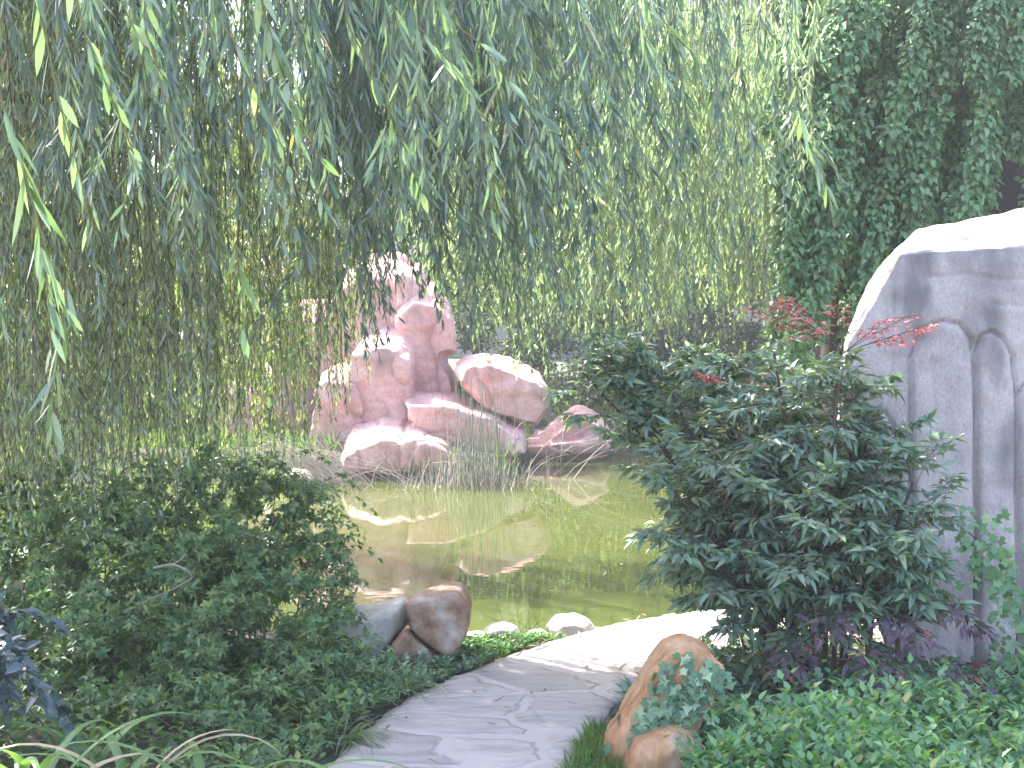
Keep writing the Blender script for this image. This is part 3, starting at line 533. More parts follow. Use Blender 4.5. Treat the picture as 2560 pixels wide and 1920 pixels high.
# ------------------------------------------------------------------ background trees and shrubs
def tree(name, x, y, h, rx, rz, nleaf, size, mat, label, cat='tree', group=None, zc=None, clumps=46, low=.5):
    z0 = float(terrain(x, y)); t = thing(name, (x, y, z0), label, cat, group); zc = z0 + (zc if zc else h-rz)
    g = Geo(); limb(g, [(x, y, z0-.2), (x+.1, y, z0+h*.3), (x-.05, y+.05, zc), (x, y, zc+rz*.6)], h*.03, h*.008, 14, 8); g.build('trunk', M['bark'], t, True)
    c = rdir(clumps)*R.uniform(.45, 1, (clumps, 1))**.5*np.array([rx, rx, rz]) + np.array([x, y, zc]); c = c[c[:, 2] > z0+low*.3]
    g = Geo()
    for q in c[:12]: limb(g, [(x, y, z0+h*R.uniform(.3, .6)), tuple((np.array([x, y, zc])+q)/2), tuple(q)], h*.009, h*.003, 8, 5)
    if len(g.v): g.build('boughs', M['bark'], t, True)
    idx = R.integers(0, len(c), nleaf); d = rdir(nleaf); d[:, 2] *= .7; cs = (rx+rz)*.5*R.uniform(.2, .38, len(c))
    P = c[idx] + d*(cs[idx]*R.uniform(.3, 1, nleaf)**.5)[:, None]; P = P[P[:, 2] > z0 + .05]; n = len(P)
    D = rdir(n) + np.array([0, 0, -.4]); g = Geo(); leaves(g, OVS, P, D, rdir(n)+np.array([0, 0, .8]), size*R.uniform(.7, 1.2, n), size*.28, .1)
    g.build('crown', mat, t); return t
BT = 'trees beyond the pond'
for x, y, h, rx, rz, nl, sz, mt, lb in [(3.6,31,6.4,2.6,2.7,8000,.22,'bgleaf','low far tree behind the sunlit willow strands'), (.6,33,6.2,2.4,2.6,8000,.22,'bgleaf','low far tree behind the dark trunk of the far willow'), (-8.5,33,8.6,3.2,3.8,8000,.26,'bgleaf','low far tree at the left end of the far bank'), (-3.4,34,10,3.4,4.4,11000,.26,'bgleaf','far tall tree behind the pink rockery'), 
        (7.,32,9,3.4,4.,7000,.26,'bgleaf','far tree to the right, above the vine'), (-11.5,27,8,3.2,3.8,6000,.25,'bgleaf','far tree past the left edge of the pond')]:
    tree('background_tree', x, y, h, rx, rz, nl, sz, M[mt], lb, 'tree', BT)
BS = 'shrubs on the far bank'
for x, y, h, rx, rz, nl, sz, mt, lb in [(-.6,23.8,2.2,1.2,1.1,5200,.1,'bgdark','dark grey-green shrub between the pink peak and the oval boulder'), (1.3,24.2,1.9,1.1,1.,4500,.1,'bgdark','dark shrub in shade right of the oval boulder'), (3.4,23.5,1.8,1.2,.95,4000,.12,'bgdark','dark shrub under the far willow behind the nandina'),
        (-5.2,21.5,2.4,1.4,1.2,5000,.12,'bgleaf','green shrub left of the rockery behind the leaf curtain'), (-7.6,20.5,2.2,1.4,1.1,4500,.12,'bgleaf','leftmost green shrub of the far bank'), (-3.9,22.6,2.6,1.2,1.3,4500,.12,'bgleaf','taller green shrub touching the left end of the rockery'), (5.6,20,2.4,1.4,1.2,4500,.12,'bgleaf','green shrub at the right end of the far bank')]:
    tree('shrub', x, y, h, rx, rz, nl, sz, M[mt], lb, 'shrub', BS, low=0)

# building behind
bd = thing('building', (3, 48, .8), 'pale lilac building glimpsed behind the willow at the top', 'building')
def box(g, x0, x1, y0, y1, z0, z1):
    V = [(x, y, z) for z in (z0, z1) for y in (y0, y1) for x in (x0, x1)]
    g.add(V, [(0, 2, 3, 1), (4, 5, 7, 6), (0, 1, 5, 4), (2, 6, 7, 3), (0, 4, 6, 2), (1, 3, 7, 5)])
g = Geo(); box(g, -5, 18, 48, 58, 0, 17); g.build('wall', M['wall'], bd)
for z0, z1 in ((11.9, 12.2), (8.2, 8.5)):
    g = Geo(); box(g, -5.3, 18.3, 47.5, 47.99, z0, z1); g.build('ledge', M['trim'], bd)
for x in (-4, -.5, 3, 6.5, 10, 13.5):
    for z in (5.2, 9.2, 12.9):
        g = Geo(); box(g, x, x+1.5, 47.95, 47.998, z, z+1.8); w = g.build('window', M['glass'], bd)
        g = Geo(); box(g, x-.12, x+1.62, 47.85, 47.949, z-.2, z-.05); g.build('sill', M['trim'], w)
g = Geo(); limb(g, [(-14, 20, 8.4), tuple(at(1660, 20, 20)), tuple(at(1800, 62, 20)), tuple(at(1900, 74, 20)), (12, 20, 7.2)], .012, .012, 40, 5)
tag(g.build('cable', M['cable']), 'thin dark cable slung across the top behind the willow', 'cable')

# ------------------------------------------------------------------ hanging vine on the dark wall
vn = thing('climbing_vine', (4.2, 11.6, 0), 'dense green vine hanging in slanting strands over the dark wall at upper right', 'vine')
def vine_strand(P, nl, width, size):
    g, gs = Geo(), Geo(); B = bez(P, 40); tube(gs, B, .008, 4)
    q = R.integers(0, 40, nl); d = rdir(nl); d[:, 2] *= .5; d[:, 1] = -np.abs(d[:, 1])
    pos = B[q] + d*(width*R.uniform(.1, 1, nl))[:, None]
    D = d*.7 + np.array([-.15, -.35, -.75]) + R.normal(0, .35, (nl, 3))
    leaves(g, OVA, pos, D, d + np.array([0, -.5, .9]) + R.normal(0, .35, (nl, 3)), size*R.uniform(.6, 1.2, nl), size*.3, R.uniform(0, .25, nl))
    o = g.build('strand', M['vine'], vn); s = gs.build('stem', M['stem'], o); s.matrix_parent_inverse = Matrix(); return o
VS = []
for q in range(54):
    px = R.uniform(1950, 2360); py = R.uniform(-160, 560); ln = R.uniform(250, 520); Y = R.uniform(10.4, 11.6)
    VS.append(([(px+150, py-160, Y+.5), (px+60, py, Y+.1), (px, py+ln*.5, Y), (px-55, py+ln, Y-.05)], 330, .13))
for px, p0, p1 in [(2290,0,760),(2330,-40,640),(2440,-60,560),(2475,0,600),(2420,250,640),(2560,-80,380),(2600,-60,500),(2540,-50,200),(2680,-50,600),(2230,300,800),(2150,420,840),(2060,430,830),(2000,300,760),(1980,80,520),(2380,-80,160),(2470,-80,200)]:
    for _ in range(2):
        Y = R.uniform(10.4, 11.2); VS.append(([(px+50+R.normal(0, 12), p0-150, Y+.3), (px+20, p0, Y), (px+R.normal(0, 12), (p0+p1)/2, Y-.1), (px-25, p1, Y-.1)], 420, .1))
for pts, nl, wd in VS: vine_strand([at(*p) for p in pts], int(nl*1.6), wd, .076)

# ------------------------------------------------------------------ nandina shrubs
def frond(gl, gt, base, az, elev, L, size, droop=.55):
    """tripinnate leaf: rachis, side pinnae, leaflets"""
    h = np.array([math.cos(az), math.sin(az), 0]); t = np.linspace(0, 1, 7)
    C = base[None] + h[None]*(L*t*math.cos(elev))[:, None] + np.array([0, 0, 1.])[None]*(L*(math.sin(elev)*t - droop*.45*t**2))[:, None]
    tube(gt, C, np.linspace(.0028, .0012, 7), 3); s = np.array([-h[1], h[0], 0]); P, D, Ls = [], [], []
    for f in (.32, .5, .66, .8, .92):
        i = f*6; b = C[int(i)]*(1-i % 1) + C[min(int(i)+1, 6)]*(i % 1); tg = unit(C[min(int(i)+1, 6)]-C[int(i)])
        for sg in (-1, 1):
            pl = L*.42*(1.05-f*.75)*R.uniform(.8, 1.15); d = unit(tg*.75 + s*sg*.85 + np.array([0, 0, R.normal(.05, .15)]))
            e = b + d*pl + np.array([0, 0, -.25*pl]); tube(gt, [b, b+d*pl*.5, e], [.0014, .0012, .0008], 3)
            k = max(2, int(pl/.04)); sd = unit(np.cross(d, (0, 0, 1)))
            for m_ in range(k):
                p = b + (e-b)*((m_+.7)/k)
                for q in (-1, 1):
                    P.append(p); D.append(d*.8 + sd*q*.7 + np.array([0, 0, -.25])); Ls.append(.85)
            P.append(e); D.append(d + np.array([0, 0, -.35])); Ls.append(1.1)
    P.append(C[-1]); D.append(unit(C[-1]-C[-2]) + np.array([0, 0, -.3])); Ls.append(1.15)
    P, D, Ls = np.array(P), np.array(D), np.array(Ls); n = len(P); D = D + R.normal(0, .33, D.shape)
    N = np.array([0, -.15, 1.]) + R.normal(0, .45, (n, 3))
    leaves(gl, OVA, P, D, N, size*Ls*R.uniform(.75, 1.15, n), size*.16*R.uniform(.8, 1.15, n), R.uniform(.05, .35, n))
def nandina(loc, stems, label, size=.08, red=(), purple=()):
    t = thing('nandina_shrub', loc, label, 'shrub', 'nandina shrubs'); gl, gt, gr, gp = Geo(), Geo(), Geo(), Geo()
    for (dx, dy, h, lx, ly, nf, *fm) in stems:
        b = np.array(loc) + np.array([dx, dy, 0]); tp = b + np.array([lx, ly, h]); C = bez([b - np.array([0, 0, .1]), b + np.array([lx*.3, ly*.3, h*.5]), tp], 12)
        gs = Geo(); tube(gs, C, np.linspace(.013, .006, 12), 6); gs.build('stem', M['stem'], t, True)
        az = R.uniform(0, 6.28)
        for q in range(nf):
            f0 = fm[0] if fm else .46; f = np.clip(f0 + (1-f0)*(q+.5)/nf + R.normal(0, .04), .3, 1); i = f*11; p = C[int(i)]; az += 2.4 + R.normal(0, .3)
            for k_ in range(2 + (R.random() < .35)): frond(gl, gt, p + R.normal(0, .02, 3), az + k_*2.0 + R.normal(0, .4), R.uniform(-.15, .9)+.35*(f > .85), R.uniform(.22, .46)*(1.1-.3*f), size, R.uniform(.2, .7))
    for p, az, el, L in red: frond(gr, gt, np.array(p), az, el, L, size*.43, .1)
    for p, az, el, L in purple: frond(gp, gt, np.array(p), az, el, L, size*.95, .8)
    gl.build('foliage', M['nandina'], t); gt.build('twigs', M['stem'], t)
    if len(gr.v): gr.build('red_foliage', M['nandina_red'], t)
    if len(gp.v): gp.build('purple_foliage', M['nandina_purple'], t)
    return t
top = at(2110, 870, 6.2)
red = [((top.x, top.y, top.z-.02), az, el, L) for az, el, L in ((2.9, .5, .46), (2.6, .7, .38), (3.5, .62, .42), (3.1, .85, .34), (.2, .32, .4), (.5, .45, .44), (-.3, .36, .4), (1.5, .85, .3), (-.9, .6, .28))]
t2 = at(1840, 960, 6.9); red += [((t2.x, t2.y, t2.z), az, .3, .2) for az in (2.6, 3.6, .4)]
pur = [(tuple(at(px, py, Yp)), az, el, .34) for px, py, Yp, az, el in ((2080,1500,6.0,-1.8,.1), (2180,1520,6.0,-1.2,.1), (2230,1600,5.9,-1.9,0), (2130,1600,5.9,-1.4,0), (2280,1500,6.0,-.8,.1), (2040,1590,6.0,-2.2,.1), (2200,1680,5.85,-1.5,.2), (2300,1640,5.9,-.9,0))]
nandina((1.42, 6.35, .04), [(0,0,1.42,.05,0,9),(-.05,.1,1.5,-.15,.1,9),(.1,.1,1.38,.1,.15,8),(-.12,.05,1.2,-.28,.1,8),(-.2,0,1.0,-.36,-.1,8),(-.2,.05,.92,-.52,0,7),(-.15,-.05,.7,-.48,-.1,6),(.1,.1,1.15,.14,.1,8),(-.05,-.12,.9,-.2,-.25,8),(.15,-.1,.95,.16,-.2,7),(-.2,.1,.8,-.42,.15,6),(0,-.15,.7,0,-.3,7),(-.15,-.1,.62,-.4,-.2,7),(-.1,.15,1.25,-.1,.3,8),(.05,-.05,.55,.15,-.3,6)],
        'large nandina shrub with coral red tips in front of the pale rock', red=red, purple=pur)
nandina((1.32, 6.95, .03), [(0,0,1.4,-.15,0,9),(-.1,0,1.3,-.42,.1,9),(-.15,.1,1.26,-.58,0,8),(.1,.05,1.35,.05,.1,8),(-.05,-.1,.95,-.36,-.1,7),(0,.1,1.42,-.3,.2,8),(-.15,.1,1.45,-.72,.1,5,.78),(-.15,.15,1.5,-.58,.2,5,.72),(-.1,.2,1.4,-.85,.2,4,.82),(0,.15,1.52,-.36,.25,5,.7)], 'nandina shrub leaning left over the path towards the pond')
nandina((1.66, 6.05, .06), [(0,0,.7,.05,0,4),(-.1,.05,.85,-.05,.05,5)], 'smaller nandina shrub at the right against the pale rock')

# ------------------------------------------------------------------ jasmine thicket, left foreground
def mound(name, blobs, nleaf, size, wide, mat, label, cat, loc, stems=10, tpl=OVS, group=None, trif=True, up=.5):
    t = thing(name, loc, label, cat, group); blobs = np.array(blobs, float); vol = (blobs[:, 3]*blobs[:, 4]*blobs[:, 5])**.67
    nc = max(40, nleaf//16); idx = R.choice(len(blobs), nc, p=vol/vol.sum()); b = blobs[idx]; dc = rdir(nc); C = b[:, :3] + dc*b[:, 3:6]*(R.uniform(.3, 1.08, nc)**.4)[:, None]
    ci = R.integers(0, nc, nleaf); d = rdir(nleaf); P = C[ci] + d*np.array([.075, .075, .055])*R.uniform(.2, 1, (nleaf, 1)); d = unit(dc[ci]*.7 + d*.6)
    zz = terrain(P[:, 0], P[:, 1]); ok = P[:, 2] > zz+.02; P, d = P[ok], d[ok]; n = len(P)
    D = d*.7 + R.normal(0, .5, (n, 3)) + np.array([0, -.1, -.35]); N = d*.4 + np.array([0, -.2, up]) + R.normal(0, .35, (n, 3)); g = Geo()
    sz = size*R.uniform(.65, 1.2, n)
    if trif:
        D = unit(D); S = unit(np.cross(D, N)); 
        for k_ in (-2, -1, 0, 1, 2): leaves(g, tpl, P, D*(1, .6, -.15)[abs(k_)] + S*np.sign(k_)*.9, N, sz*(1, .85, .6)[abs(k_)], sz*wide, R.uniform(0, .3, n))
    else: leaves(g, tpl, P, D, N, sz, sz*wide, R.uniform(0, .3, n))
    for _ in range(stems*14):
        q = blobs[R.integers(0, len(blobs))]; d = rdir(1)[0]; d[2] = abs(d[2])*.8; d[1] -= .3; d /= np.linalg.norm(d); b0 = q[:3] + d*q[3:6]*.8; l = R.uniform(.16, .5); f = np.linspace(0, 1, 8)[:, None]
        if (np.hypot(*(b0[:2]+d[:2]*l*1.0-pm[::3, :2]).T) - hw[::3]).min() < .06: continue
        C = b0 + d*l*f + np.array([0, 0, -.75*l])*f**2; k_ = int(l/.012); u = np.sort(R.uniform(0, 1, k_)); pp = np.stack([np.interp(u, f[:, 0], C[:, a]) for a in range(3)], 1); pp[:, 2] = np.maximum(pp[:, 2], terrain(pp[:, 0], pp[:, 1])+.02)
        tg = unit(np.gradient(C, axis=0))[np.clip((u*7).astype(int), 0, 7)]; sd = unit(np.cross(tg, [0, 0, 1.]))*R.choice([-1, 1], k_)[:, None]
        leaves(g, tpl, pp, tg*.6 + sd*.9 + [0, 0, -.3] + R.normal(0, .25, (k_, 3)), np.array([0, -.2, 1.]) + R.normal(0, .35, (k_, 3)), size*R.uniform(.6, 1.1, k_), size*wide, R.uniform(0, .3, k_))
    g.build('foliage', mat, t); g = Geo()
    for _ in range(stems*3):
        q = blobs[R.integers(0, len(blobs))]; e = q[:3] + rdir(1)[0]*q[3:6]*1.02; b0 = np.array([q[0]+R.normal(0, .15), q[1]+R.normal(0, .15), 0.]); b0[2] = float(terrain(b0[0], b0[1]))-.03
        m_ = (b0+e)/2 + np.array([0, 0, .25*abs(e[2]-b0[2])]); tube(g, bez([b0, m_, e], 8), np.linspace(.006, .002, 8), 4)
    g.build('stems', M['stem'], t); return t
def blob(px, py, Y, rx, ry, rz): p = at(px, py, Y); return (p.x, p.y, p.z, rx, ry, rz)
JB = [blob(560,1400,7.2,.32,.4,.2), blob(700,1430,7.4,.22,.3,.22), blob(400,1440,7.0,.36,.4,.22), blob(620,1480,6.7,.48,.4,.4), blob(730,1560,6.6,.28,.3,.34), blob(400,1540,6.5,.5,.4,.42), blob(230,1450,6.8,.4,.4,.35), blob(560,1660,6.1,.5,.35,.34), blob(760,1690,6.2,.25,.25,.22),
      blob(300,1690,5.9,.45,.35,.32), blob(120,1600,6.2,.4,.4,.42), blob(660,1790,5.7,.33,.25,.2), blob(430,1800,5.5,.4,.25,.2), blob(-150,1500,6.5,.6,.5,.6), blob(560,1220,7.6,.22,.25,.2), blob(690,1250,7.7,.22,.25,.18)]
JB += [blob(R.uniform(60, 820), R.uniform(1180, 1420), R.uniform(6.9, 7.8), *R.uniform(.07, .17, 3)) for _ in range(24)] + [blob(px, py, Yq, r, r, r*.8) for px, py, Yq, r in ((100,1340,7.6,.4),(270,1330,7.6,.35),(-80,1300,7.4,.4),(-250,1250,7.4,.5))] + [blob(px, py, Yq, r, r, r*.9) for px, py, Yq, r in ((520,1180,7.4,.16),(640,1190,7.5,.15),(740,1260,7.6,.14),(800,1330,7.5,.13),(830,1420,7.3,.12),(850,1520,7.0,.12),(440,1250,7.2,.2),(330,1300,7.,.2),(870,1600,6.6,.12),(900,1690,6.3,.13),(940,1740,6.1,.12),(860,1770,5.9,.16),(780,1840,5.6,.15),(700,1880,5.4,.14))]
mound('jasmine_shrub', JB, 15000, .047, .19, M['jasmine'], 'big dark green leafy thicket in the left foreground beside the path', 'shrub', (-1.6, 6.4, .1), 14)
# arching sprays out of the thicket
DB = [blob(-80,1600,5.2,.15,.2,.16), blob(-90,1700,5.0,.17,.2,.16), blob(-20,1660,5.1,.08,.15,.1)]
mound('broadleaf_shrub', DB, 420, .075, .28, M['darkleaf'], 'dark bluish broad-leaved shrub at the left edge', 'shrub', (-1.85, 5.1, .1), 1, OVA, None, False)

# strap-leaved clumps, left foreground
def clump(name, px, py, Y, n, L, w, label, cat, group, mat, lean=0, dry=0, part='blade', seed_up=.9, z=None):
    p = at(px, py, Y); z0 = float(terrain(p.x, Y)) if z is None else z; t = thing(name, (p.x, Y, z0), label, cat, group); b = np.array([p.x, Y, z0-.02])
    for q in range(n):
        az = R.uniform(0, 6.28); l = L*R.uniform(.65, 1.15); h = np.array([math.cos(az)+lean, math.sin(az)*.8-.2, 0]); h = h/np.linalg.norm(h); up = R.uniform(.45, 1.25); s = np.linspace(0, 1, 12)
        ang = up - s**1.4*R.uniform(1.4, 2.6); st = l/11; C = [b + R.normal(0, .025, 3)*np.array([1, 1, 0])]
        for a in ang[:-1]: C.append(C[-1] + (h*math.cos(a) + np.array([0, 0, math.sin(a)]))*st)
        C = np.array(C); C[:, 2] = np.maximum(C[:, 2], z0+.012)
        side = np.array([-h[1], h[0], 0]); wd = w*np.minimum(1, 1.08-s**3)*np.minimum(1, .55+s*2); wd[-1] = .0008
        g = Geo(); ribbon(g, C, wd, side, .3); g.build(part, M['strap_dry'] if R.random() < dry else M[mat], t, True)
    return t
GI = 'strap-leaved clumps in the left foreground'
clump('daylily_clump', 560, 1960, 4.5, 20, .66, .0165, 'arching strap-leaved clump with brown tips, nearest the path', 'plant', GI, 'strap', .2, .12)
clump('daylily_clump', 70, 1940, 4.5, 20, .68, .016, 'arching strap-leaved clump in the bottom left corner', 'plant', GI, 'strap', .3, .12)
clump('daylily_clump', 330, 1960, 4.6, 14, .6, .016, 'strap-leaved clump in the middle of the three along the bottom left', 'plant', GI, 'strap', .1, .2)
clump('daylily_clump', 230, 1800, 4.95, 8, .62, .019, 'upright broad strap leaves in front of the thicket', 'plant', GI, 'strap', 0, .1)
GL_ = 'grassy tufts at the path edge'
for px, py, Y, lb in [(860,1850,5.5,'grassy tuft at the path edge low in the bottom left part, beside the strap leaves'), (1010,1730,6.3,'small grassy tuft between the brown boulder and the path'), (780,1800,5.75,'grassy tuft lapping over the left path edge, nearest the viewer'), (880,1760,6.0,'grassy tuft at the path edge between thicket and brown boulder'), (960,1700,6.45,'grassy tuft right at the foot of the brown boulder')]:
    clump('lilyturf_tuft', px, py, Y, 44, .27, .004, lb, 'plant', GL_, 'jasmine', .4)

# ivy
from mathutils.bvhtree import BVHTree
def press(P, o, lift):
    """lay points on the face of a stone"""
    bv = BVHTree.FromPolygons([tuple(v.co + o.location) for v in o.data.vertices], [tuple(p.vertices) for p in o.data.polygons]); keep = []
    for q in P:
        h = bv.ray_cast(Vector((q[0], q[1]-2, q[2])), Vector((0, 1, 0)))
        if h[0] is not None: q[:] = h[0] + h[1]*lift
        keep.append(h[0] is not None)
    return np.array(keep)
def ivy(label, pts, n, size, loc, width, mat='ivy', nrm=(0, -1, .4), on=None):
    t = thing('ivy_vine', loc, label, 'vine', 'ivy vines'); g, gs = Geo(), Geo(); B = bez([at(*p) for p in pts], 30)
    q = R.integers(0, 30, n); P = B[q] + R.normal(0, width, (n, 3))*np.array([1, .4, 1]); P[:, 1] -= .02
    if on: press(B, on, .004); k_ = press(P, on, .015); P = P[k_]; n = len(P)
    tube(gs, B, .003, 4)
    leaves(g, IVY, P, np.array([0, -.3, -.9]) + R.normal(0, .5, (n, 3)), np.array(nrm) + R.normal(0, .35, (n, 3)), size*R.uniform(.6, 1.2, n), size*.5*R.uniform(.7, 1.1, n), R.uniform(0, .2, n))
    g.build('foliage', M[mat], t); gs.build('stem', M['stem'], t)
ivy('variegated ivy trailing over the orange rock', [(1800,1690,5.2),(1760,1700,5.1),(1715,1750,5.05),(1680,1830,4.98),(1610,1850,4.93)], 240, .055, (1.0, 5.1, .05), .07, on=slab)
ivy('ivy climbing the right edge of the pale rock', [(2580,1780,6.2),(2540,1650,6.25),(2550,1500,6.3),(2500,1400,6.3),(2420,1330,6.25)], 240, .06, (2.2, 6.2, .1), .075, 'vine')
ivy('variegated ivy creeping along the foot of the pale rock', [(2580,1760,6.0),(2420,1740,6.0),(2300,1760,5.9),(2150,1770,5.8),(1990,1740,5.7)], 220, .055, (1.8, 5.9, .05), .08)

# ------------------------------------------------------------------ ground cover and grasses (uncountable)
def scatter(n, xr, yr, keep):
    P = np.stack([R.uniform(*xr, n), R.uniform(*yr, n)], 1); return P[keep(P)]
def off_path(P, m=.03):
    d = np.sqrt(((P[:, None]-pm[None, ::3])**2).sum(-1)) - hw[None, ::3]; return d.min(1) > m
ks = off_path
def cover(name, P, h, size, wide, mat, k=6, tpl=OVA):
    g = Geo(); gs = Geo(); P = np.array(P); n = len(P); z = terrain(P[:, 0], P[:, 1]); hh = h*R.uniform(.5, 1.2, n)*(.85 + .35*np.sin(P[:, 0]*6.1 + 1.7*np.sin(P[:, 1]*4.3))); ln = R.normal(0, .3, (n, 2))
    for q in range(k):
        f = (q+1)/k; B = np.stack([P[:, 0]+ln[:, 0]*hh*f, P[:, 1]+ln[:, 1]*hh*f, z+hh*f*.95], 1); az = q*2.4 + R.uniform(0, 6.28, n)
        D = np.stack([np.cos(az), np.sin(az), .25+.7*f+R.normal(0, .2, n)], 1); N = np.stack([-np.cos(az)*.5, -np.sin(az)*.5, np.ones(n)], 1) + R.normal(0, .25, (n, 3))
        leaves(g, tpl, B, D, N, size*R.uniform(.7, 1.15, n), size*wide*R.uniform(.8, 1.1, n), R.uniform(0, .25, n))
    return tag(g.build(name, M[mat]), kind='stuff')
def right_of(P): return off_path(P, .12) & (P[:, 0] > .35 + .0*P[:, 1])
P = scatter(5200, (.45, 3.4), (3.6, 5.95), lambda P: right_of(P) & (P[:, 1] < 5.35 + .25*P[:, 0]) & (P[:, 0] > .62 + (P[:, 1] < 5)*0))
tag(cover('ground_cover', P, .22, .05, .25, 'cover', 7), 'low bright green ground cover of small pointed leaves at bottom right', 'ground cover')
P = scatter(800, (.42, 1.3), (4.3, 4.95), lambda P: right_of(P) & (P[:, 0] > (P[:, 1]*.13))); cover('ground_cover', P, .27, .05, .25, 'cover', 9)
P = scatter(500, (-.85, -.2), (5.9, 6.9), lambda P: off_path(P, .01)); cover('ground_cover', P, .06, .035, .35, 'ivy', 4)
def blades(name, P, h, w, mat, lean=.5, label=None):
    P = np.array(P); n = len(P); z = terrain(P[:, 0], P[:, 1]) - .01; g = Geo(); D = R.normal(0, lean, (n, 3)); D[:, 2] = 1
    leaves(g, WIL, np.column_stack([P, z]), D, rdir(n), h*R.uniform(.5, 1.25, n), w, R.uniform(-.1, .5, n)); return tag(g.build(name, M[mat]), kind='stuff')
blades('grass', scatter(9000, (.1, .75), (3.8, 5.6), lambda P: off_path(P, .0) & (P[:, 0] > 0)), .075, .0022, 'grass')
P = scatter(9000, (-.5, .75), (6.6, 8.0), lambda P: off_path(P, .02) & (P[:, 1] < 7.5+.3*P[:, 0]) & ~((P[:, 0] < -.2) & (P[:, 1] < 7)))
blades('grass', P, .045, .003, 'grass', .6); cover('ground_cover', P[:700], .025, .022, .4, 'cover', 4)
P = scatter(2000, (-3.6, -.3), (4.9, 6.9), lambda P: off_path(P, .02) & ~((P[:, 0] > -.8) & (P[:, 1] > 6.15))); cover('ground_cover', P, .11, .045, .3, 'jasmine', 5)
P = scatter(900, (.5, 3), (5.7, 7.3), lambda P: off_path(P, .05)); cover('ground_cover', P[P[:, 0] < 1.5], .14, .07, .25, 'nandina', 5); cover('ground_cover', P[P[:, 0] >= 1.5], .05, .04, .3, 'ivy', 4)
P = scatter(36000, (-9, 9), (17.5, 30), lambda P: P[:, 1] > shore_far(P[:, 0]) - .05); blades('grass', P, .3, .009, 'grass', .5)

# reeds, straw, tufts
def stalks(name, spots, label, cat, mat, h, r, lean, n, arch=.2, loc=None, group=None, seed=0):
    t = thing(name, loc, label, cat, group); g = Geo()
    for _ in range(n):
        x, y = spots(); z = max(WZ-.05, float(terrain(x, y))-.02); l = h*R.uniform(.45, 1.1); d = np.array([R.normal(lean[0], lean[2]), R.normal(lean[1], lean[2]), 1.]); d = d/np.linalg.norm(d); s = np.linspace(0, 1, 7)[:, None]
        o = np.array([d[0], d[1], 0]); C = np.array([x, y, z]) + d*l*s + (o*arch*4 + np.array([0, 0, -arch]))*l*s**2.4*R.uniform(.3, 1.5); C[:, 2] = np.maximum(C[:, 2], WZ+.0)
        tube(g, C, np.linspace(r, r*.35, 7)*R.uniform(.7, 1.3), 3)
    g.build('stalks', M[mat], t); return t
xa = lambda px, Y: (px-1280)/FPX*Y
stalks('reed_clump', lambda: (R.normal(xa(1195, 17.9), .27), R.uniform(17.4, 18.4)), 'upright grey-green reeds standing in the water before the rockery', 'reeds', 'reed', 1.35, .0065, (0, 0, .06), 120, .03, (xa(1195, 17.9), 17.9, WZ))
stalks('reed_clump', lambda: (R.normal(xa(1190, 17.8), .5), R.uniform(17.2, 18.2)), 'short dry stubble at the foot of the reeds', 'reeds', 'straw', .42, .007, (0, 0, .2), 200, .05, (xa(1190, 17.8), 17.7, WZ))
stalks('dry_grass_clump', lambda: (R.normal(xa(835, 18.2), .2), R.uniform(17.7, 18.6)), 'bleached dry straw leaning left at the left end of the rockery', 'grass', 'straw', 1.1, .0055, (-.55, -.1, .25), 120, .22, (xa(850, 18.2), 18.2, WZ))
stalks('dry_grass_clump', lambda: (R.normal(xa(960, 17.8), .4), R.uniform(17.2, 18.2)), 'thin dry stalks arching across the low pink stone', 'grass', 'straw', 1.1, .005, (-.5, -.1, .55), 40, .3, (xa(960, 17.8), 17.8, WZ))
stalks('dry_grass_clump', lambda: (R.normal(xa(1330, 19), .35), R.uniform(18.2, 20.5)), 'a few long dry stalks arching right over the water', 'grass', 'straw', 1.3, .005, (.6, -.1, .45), 20, .3, (xa(1320, 19), 19, WZ))
stalks('dry_grass_clump', lambda: (R.normal(xa(960, 19.6), .35), R.uniform(19.3, 19.9)), 'dead twigs lying in the hollow under the white ledge', 'grass', 'straw', .6, .008, (.2, -.2, .9), 60, .2, (xa(960, 19.6), 19.6, .2))
stalks('grass_tuft', lambda: (R.normal(xa(1300, 8.25), .09), R.uniform(8.2, 8.5)), 'thin yellowish grass tuft rising among the cobbles', 'grass', 'grass', .3, .0022, (.1, -.05, .5), 36, .2, (xa(1300, 8.3), 8.3, -.1))
stalks('dead_stalk_clump', lambda: (R.normal(xa(1320, 23.3), .3), R.uniform(23, 23.5)), 'bare stalks rising behind the oval boulder', 'plant', 'straw', 1.3, .012, (.3, 0, .3), 9, .05, (xa(1320, 23.3), 23.3, .3))

def litter(name, P, z, size, label):
    n = len(P); g = Geo(); D = R.normal(0, 1, (n, 3)); D[:, 2] *= .06
    leaves(g, WIL, np.column_stack([P, np.full(n, z)]), D, np.array([0, 0, 1.]) + R.normal(0, .12, (n, 3)), size*R.uniform(.5, 1.2, n), size*.09, R.uniform(-.25, 0, n)); tag(g.build(name, M['litter']), label, None, None, 'stuff')
P = np.stack([R.uniform(-1.6, 1.2, 3000), R.uniform(3.5, 8.4, 3000)], 1); d_ = np.sqrt(((P[:, None]-pm[None, ::3])**2).sum(-1)) - hw[None, ::3]; d_ = d_.min(1); P = P[(d_ < -.02) & (R.random(3000) < np.exp(d_*9)*.5 + .012)]
litter('leaf_litter', P, .04, .07, 'dry fallen leaves along the edges of the stone path')
P = np.stack([R.uniform(-3, 3, 90), R.uniform(9.3, 18, 90)], 1)[:34]; litter('floating_leaves', P, WZ+.004, .1, 'fallen willow leaves floating on the pond')
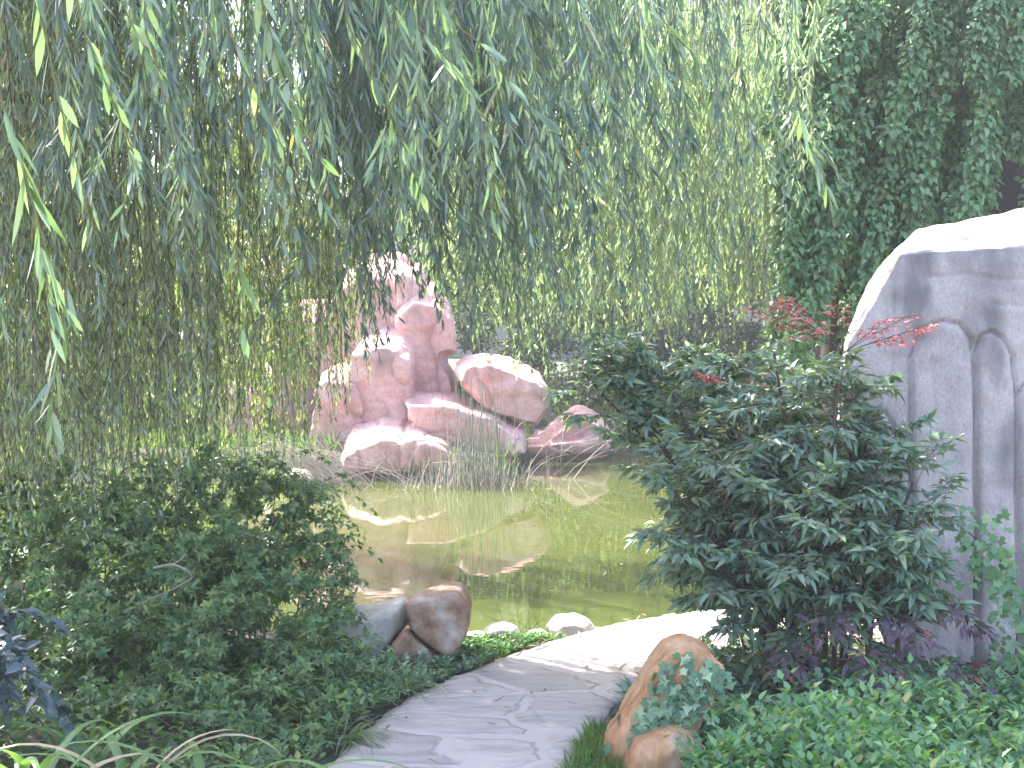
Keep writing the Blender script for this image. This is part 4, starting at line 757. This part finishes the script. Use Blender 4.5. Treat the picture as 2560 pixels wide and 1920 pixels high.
# dead twig in the thicket, fallen petal
g = Geo(); tube(g, bez([at(385,1420,5.85), at(430,1412,5.82), at(465,1425,5.8), at(482,1445,5.82)], 12), np.linspace(.007, .004, 12), 6); tube(g, bez([at(430,1412,5.82), at(450,1400,5.82), at(465,1385,5.84)], 6), np.linspace(.004, .002, 6), 5); tube(g, bez([at(482,1445,5.82), at(420,1480,5.84), at(350,1510,5.9), at(300,1560,6.0)], 8), np.linspace(.004, .003, 8), 5)
tag(g.build('dead_twig', M['deadwood']), 'pale bent dead twig caught in the left thicket', 'twig')
g = Geo(); leaves(g, OVA, np.array([tuple(at(2083,1752,5.5))]), np.array([[.35, 0, 1.]]), np.array([[0, -1., .2]]), .05, .014, .1)
tag(g.build('petal', M['petal']), 'single white petal at the foot of the nandina', 'petal')

# ------------------------------------------------------------------ light
SAZ, SEL = rad(-42), rad(50)
S = Vector((math.sin(SAZ)*math.cos(SEL), math.cos(SAZ)*math.cos(SEL), math.sin(SEL)))
w = bpy.data.worlds.new('World'); scene.world = w; w.use_nodes = True; nt = w.node_tree
sky = nt.nodes.new('ShaderNodeTexSky'); sky.sky_type = 'NISHITA'; sky.sun_disc = False; sky.sun_elevation = SEL; sky.sun_rotation = SAZ; sky.dust_density = 2.5; sky.ozone_density = .6
bg = nt.nodes['Background']; bg.inputs[1].default_value = .15; nt.links.new(sky.outputs[0], bg.inputs[0])
sl = bpy.data.lights.new('sun', 'SUN'); sl.energy = 3.8; sl.angle = rad(.5); sl.color = (1, .965, .91)
so = bpy.data.objects.new('sun', sl); COL.objects.link(so); so.rotation_euler = (-S).to_track_quat('-Z', 'Y').to_euler()
vs = scene.view_settings; vs.view_transform = 'Standard'; vs.look = 'None'; vs.exposure = 2.75; vs.gamma = 1; vs.use_curve_mapping = False
cy = scene.cycles; cy.max_bounces = 8; cy.diffuse_bounces = 4; cy.glossy_bounces = 3; cy.transmission_bounces = 6; cy.caustics_reflective = False; cy.caustics_refractive = False; cy.use_denoising = True

bm = bmesh.new(); bmesh.ops.create_cube(bm, size=1); me = bpy.data.meshes.new('veil_haze'); bm.to_mesh(me); bm.free()  # thin volume added to lift the dark tones like lens veil
m = bpy.data.materials.new('veil_haze'); m.use_nodes = True; nt = m.node_tree; nt.nodes.remove(nt.nodes['Principled BSDF']); pv = nt.nodes.new('ShaderNodeVolumePrincipled')
pv.inputs['Color'].default_value = (.95, .93, .97, 1); pv.inputs['Density'].default_value = .0022; nt.links.new(pv.outputs[0], nt.nodes['Material Output'].inputs['Volume'])
hz = link('veil_haze', me, m); hz.scale = (440+8, 380, 24); hz.location = (0, 110, 9.5); tag(hz, kind='stuff')
cy.volume_bounces = 0
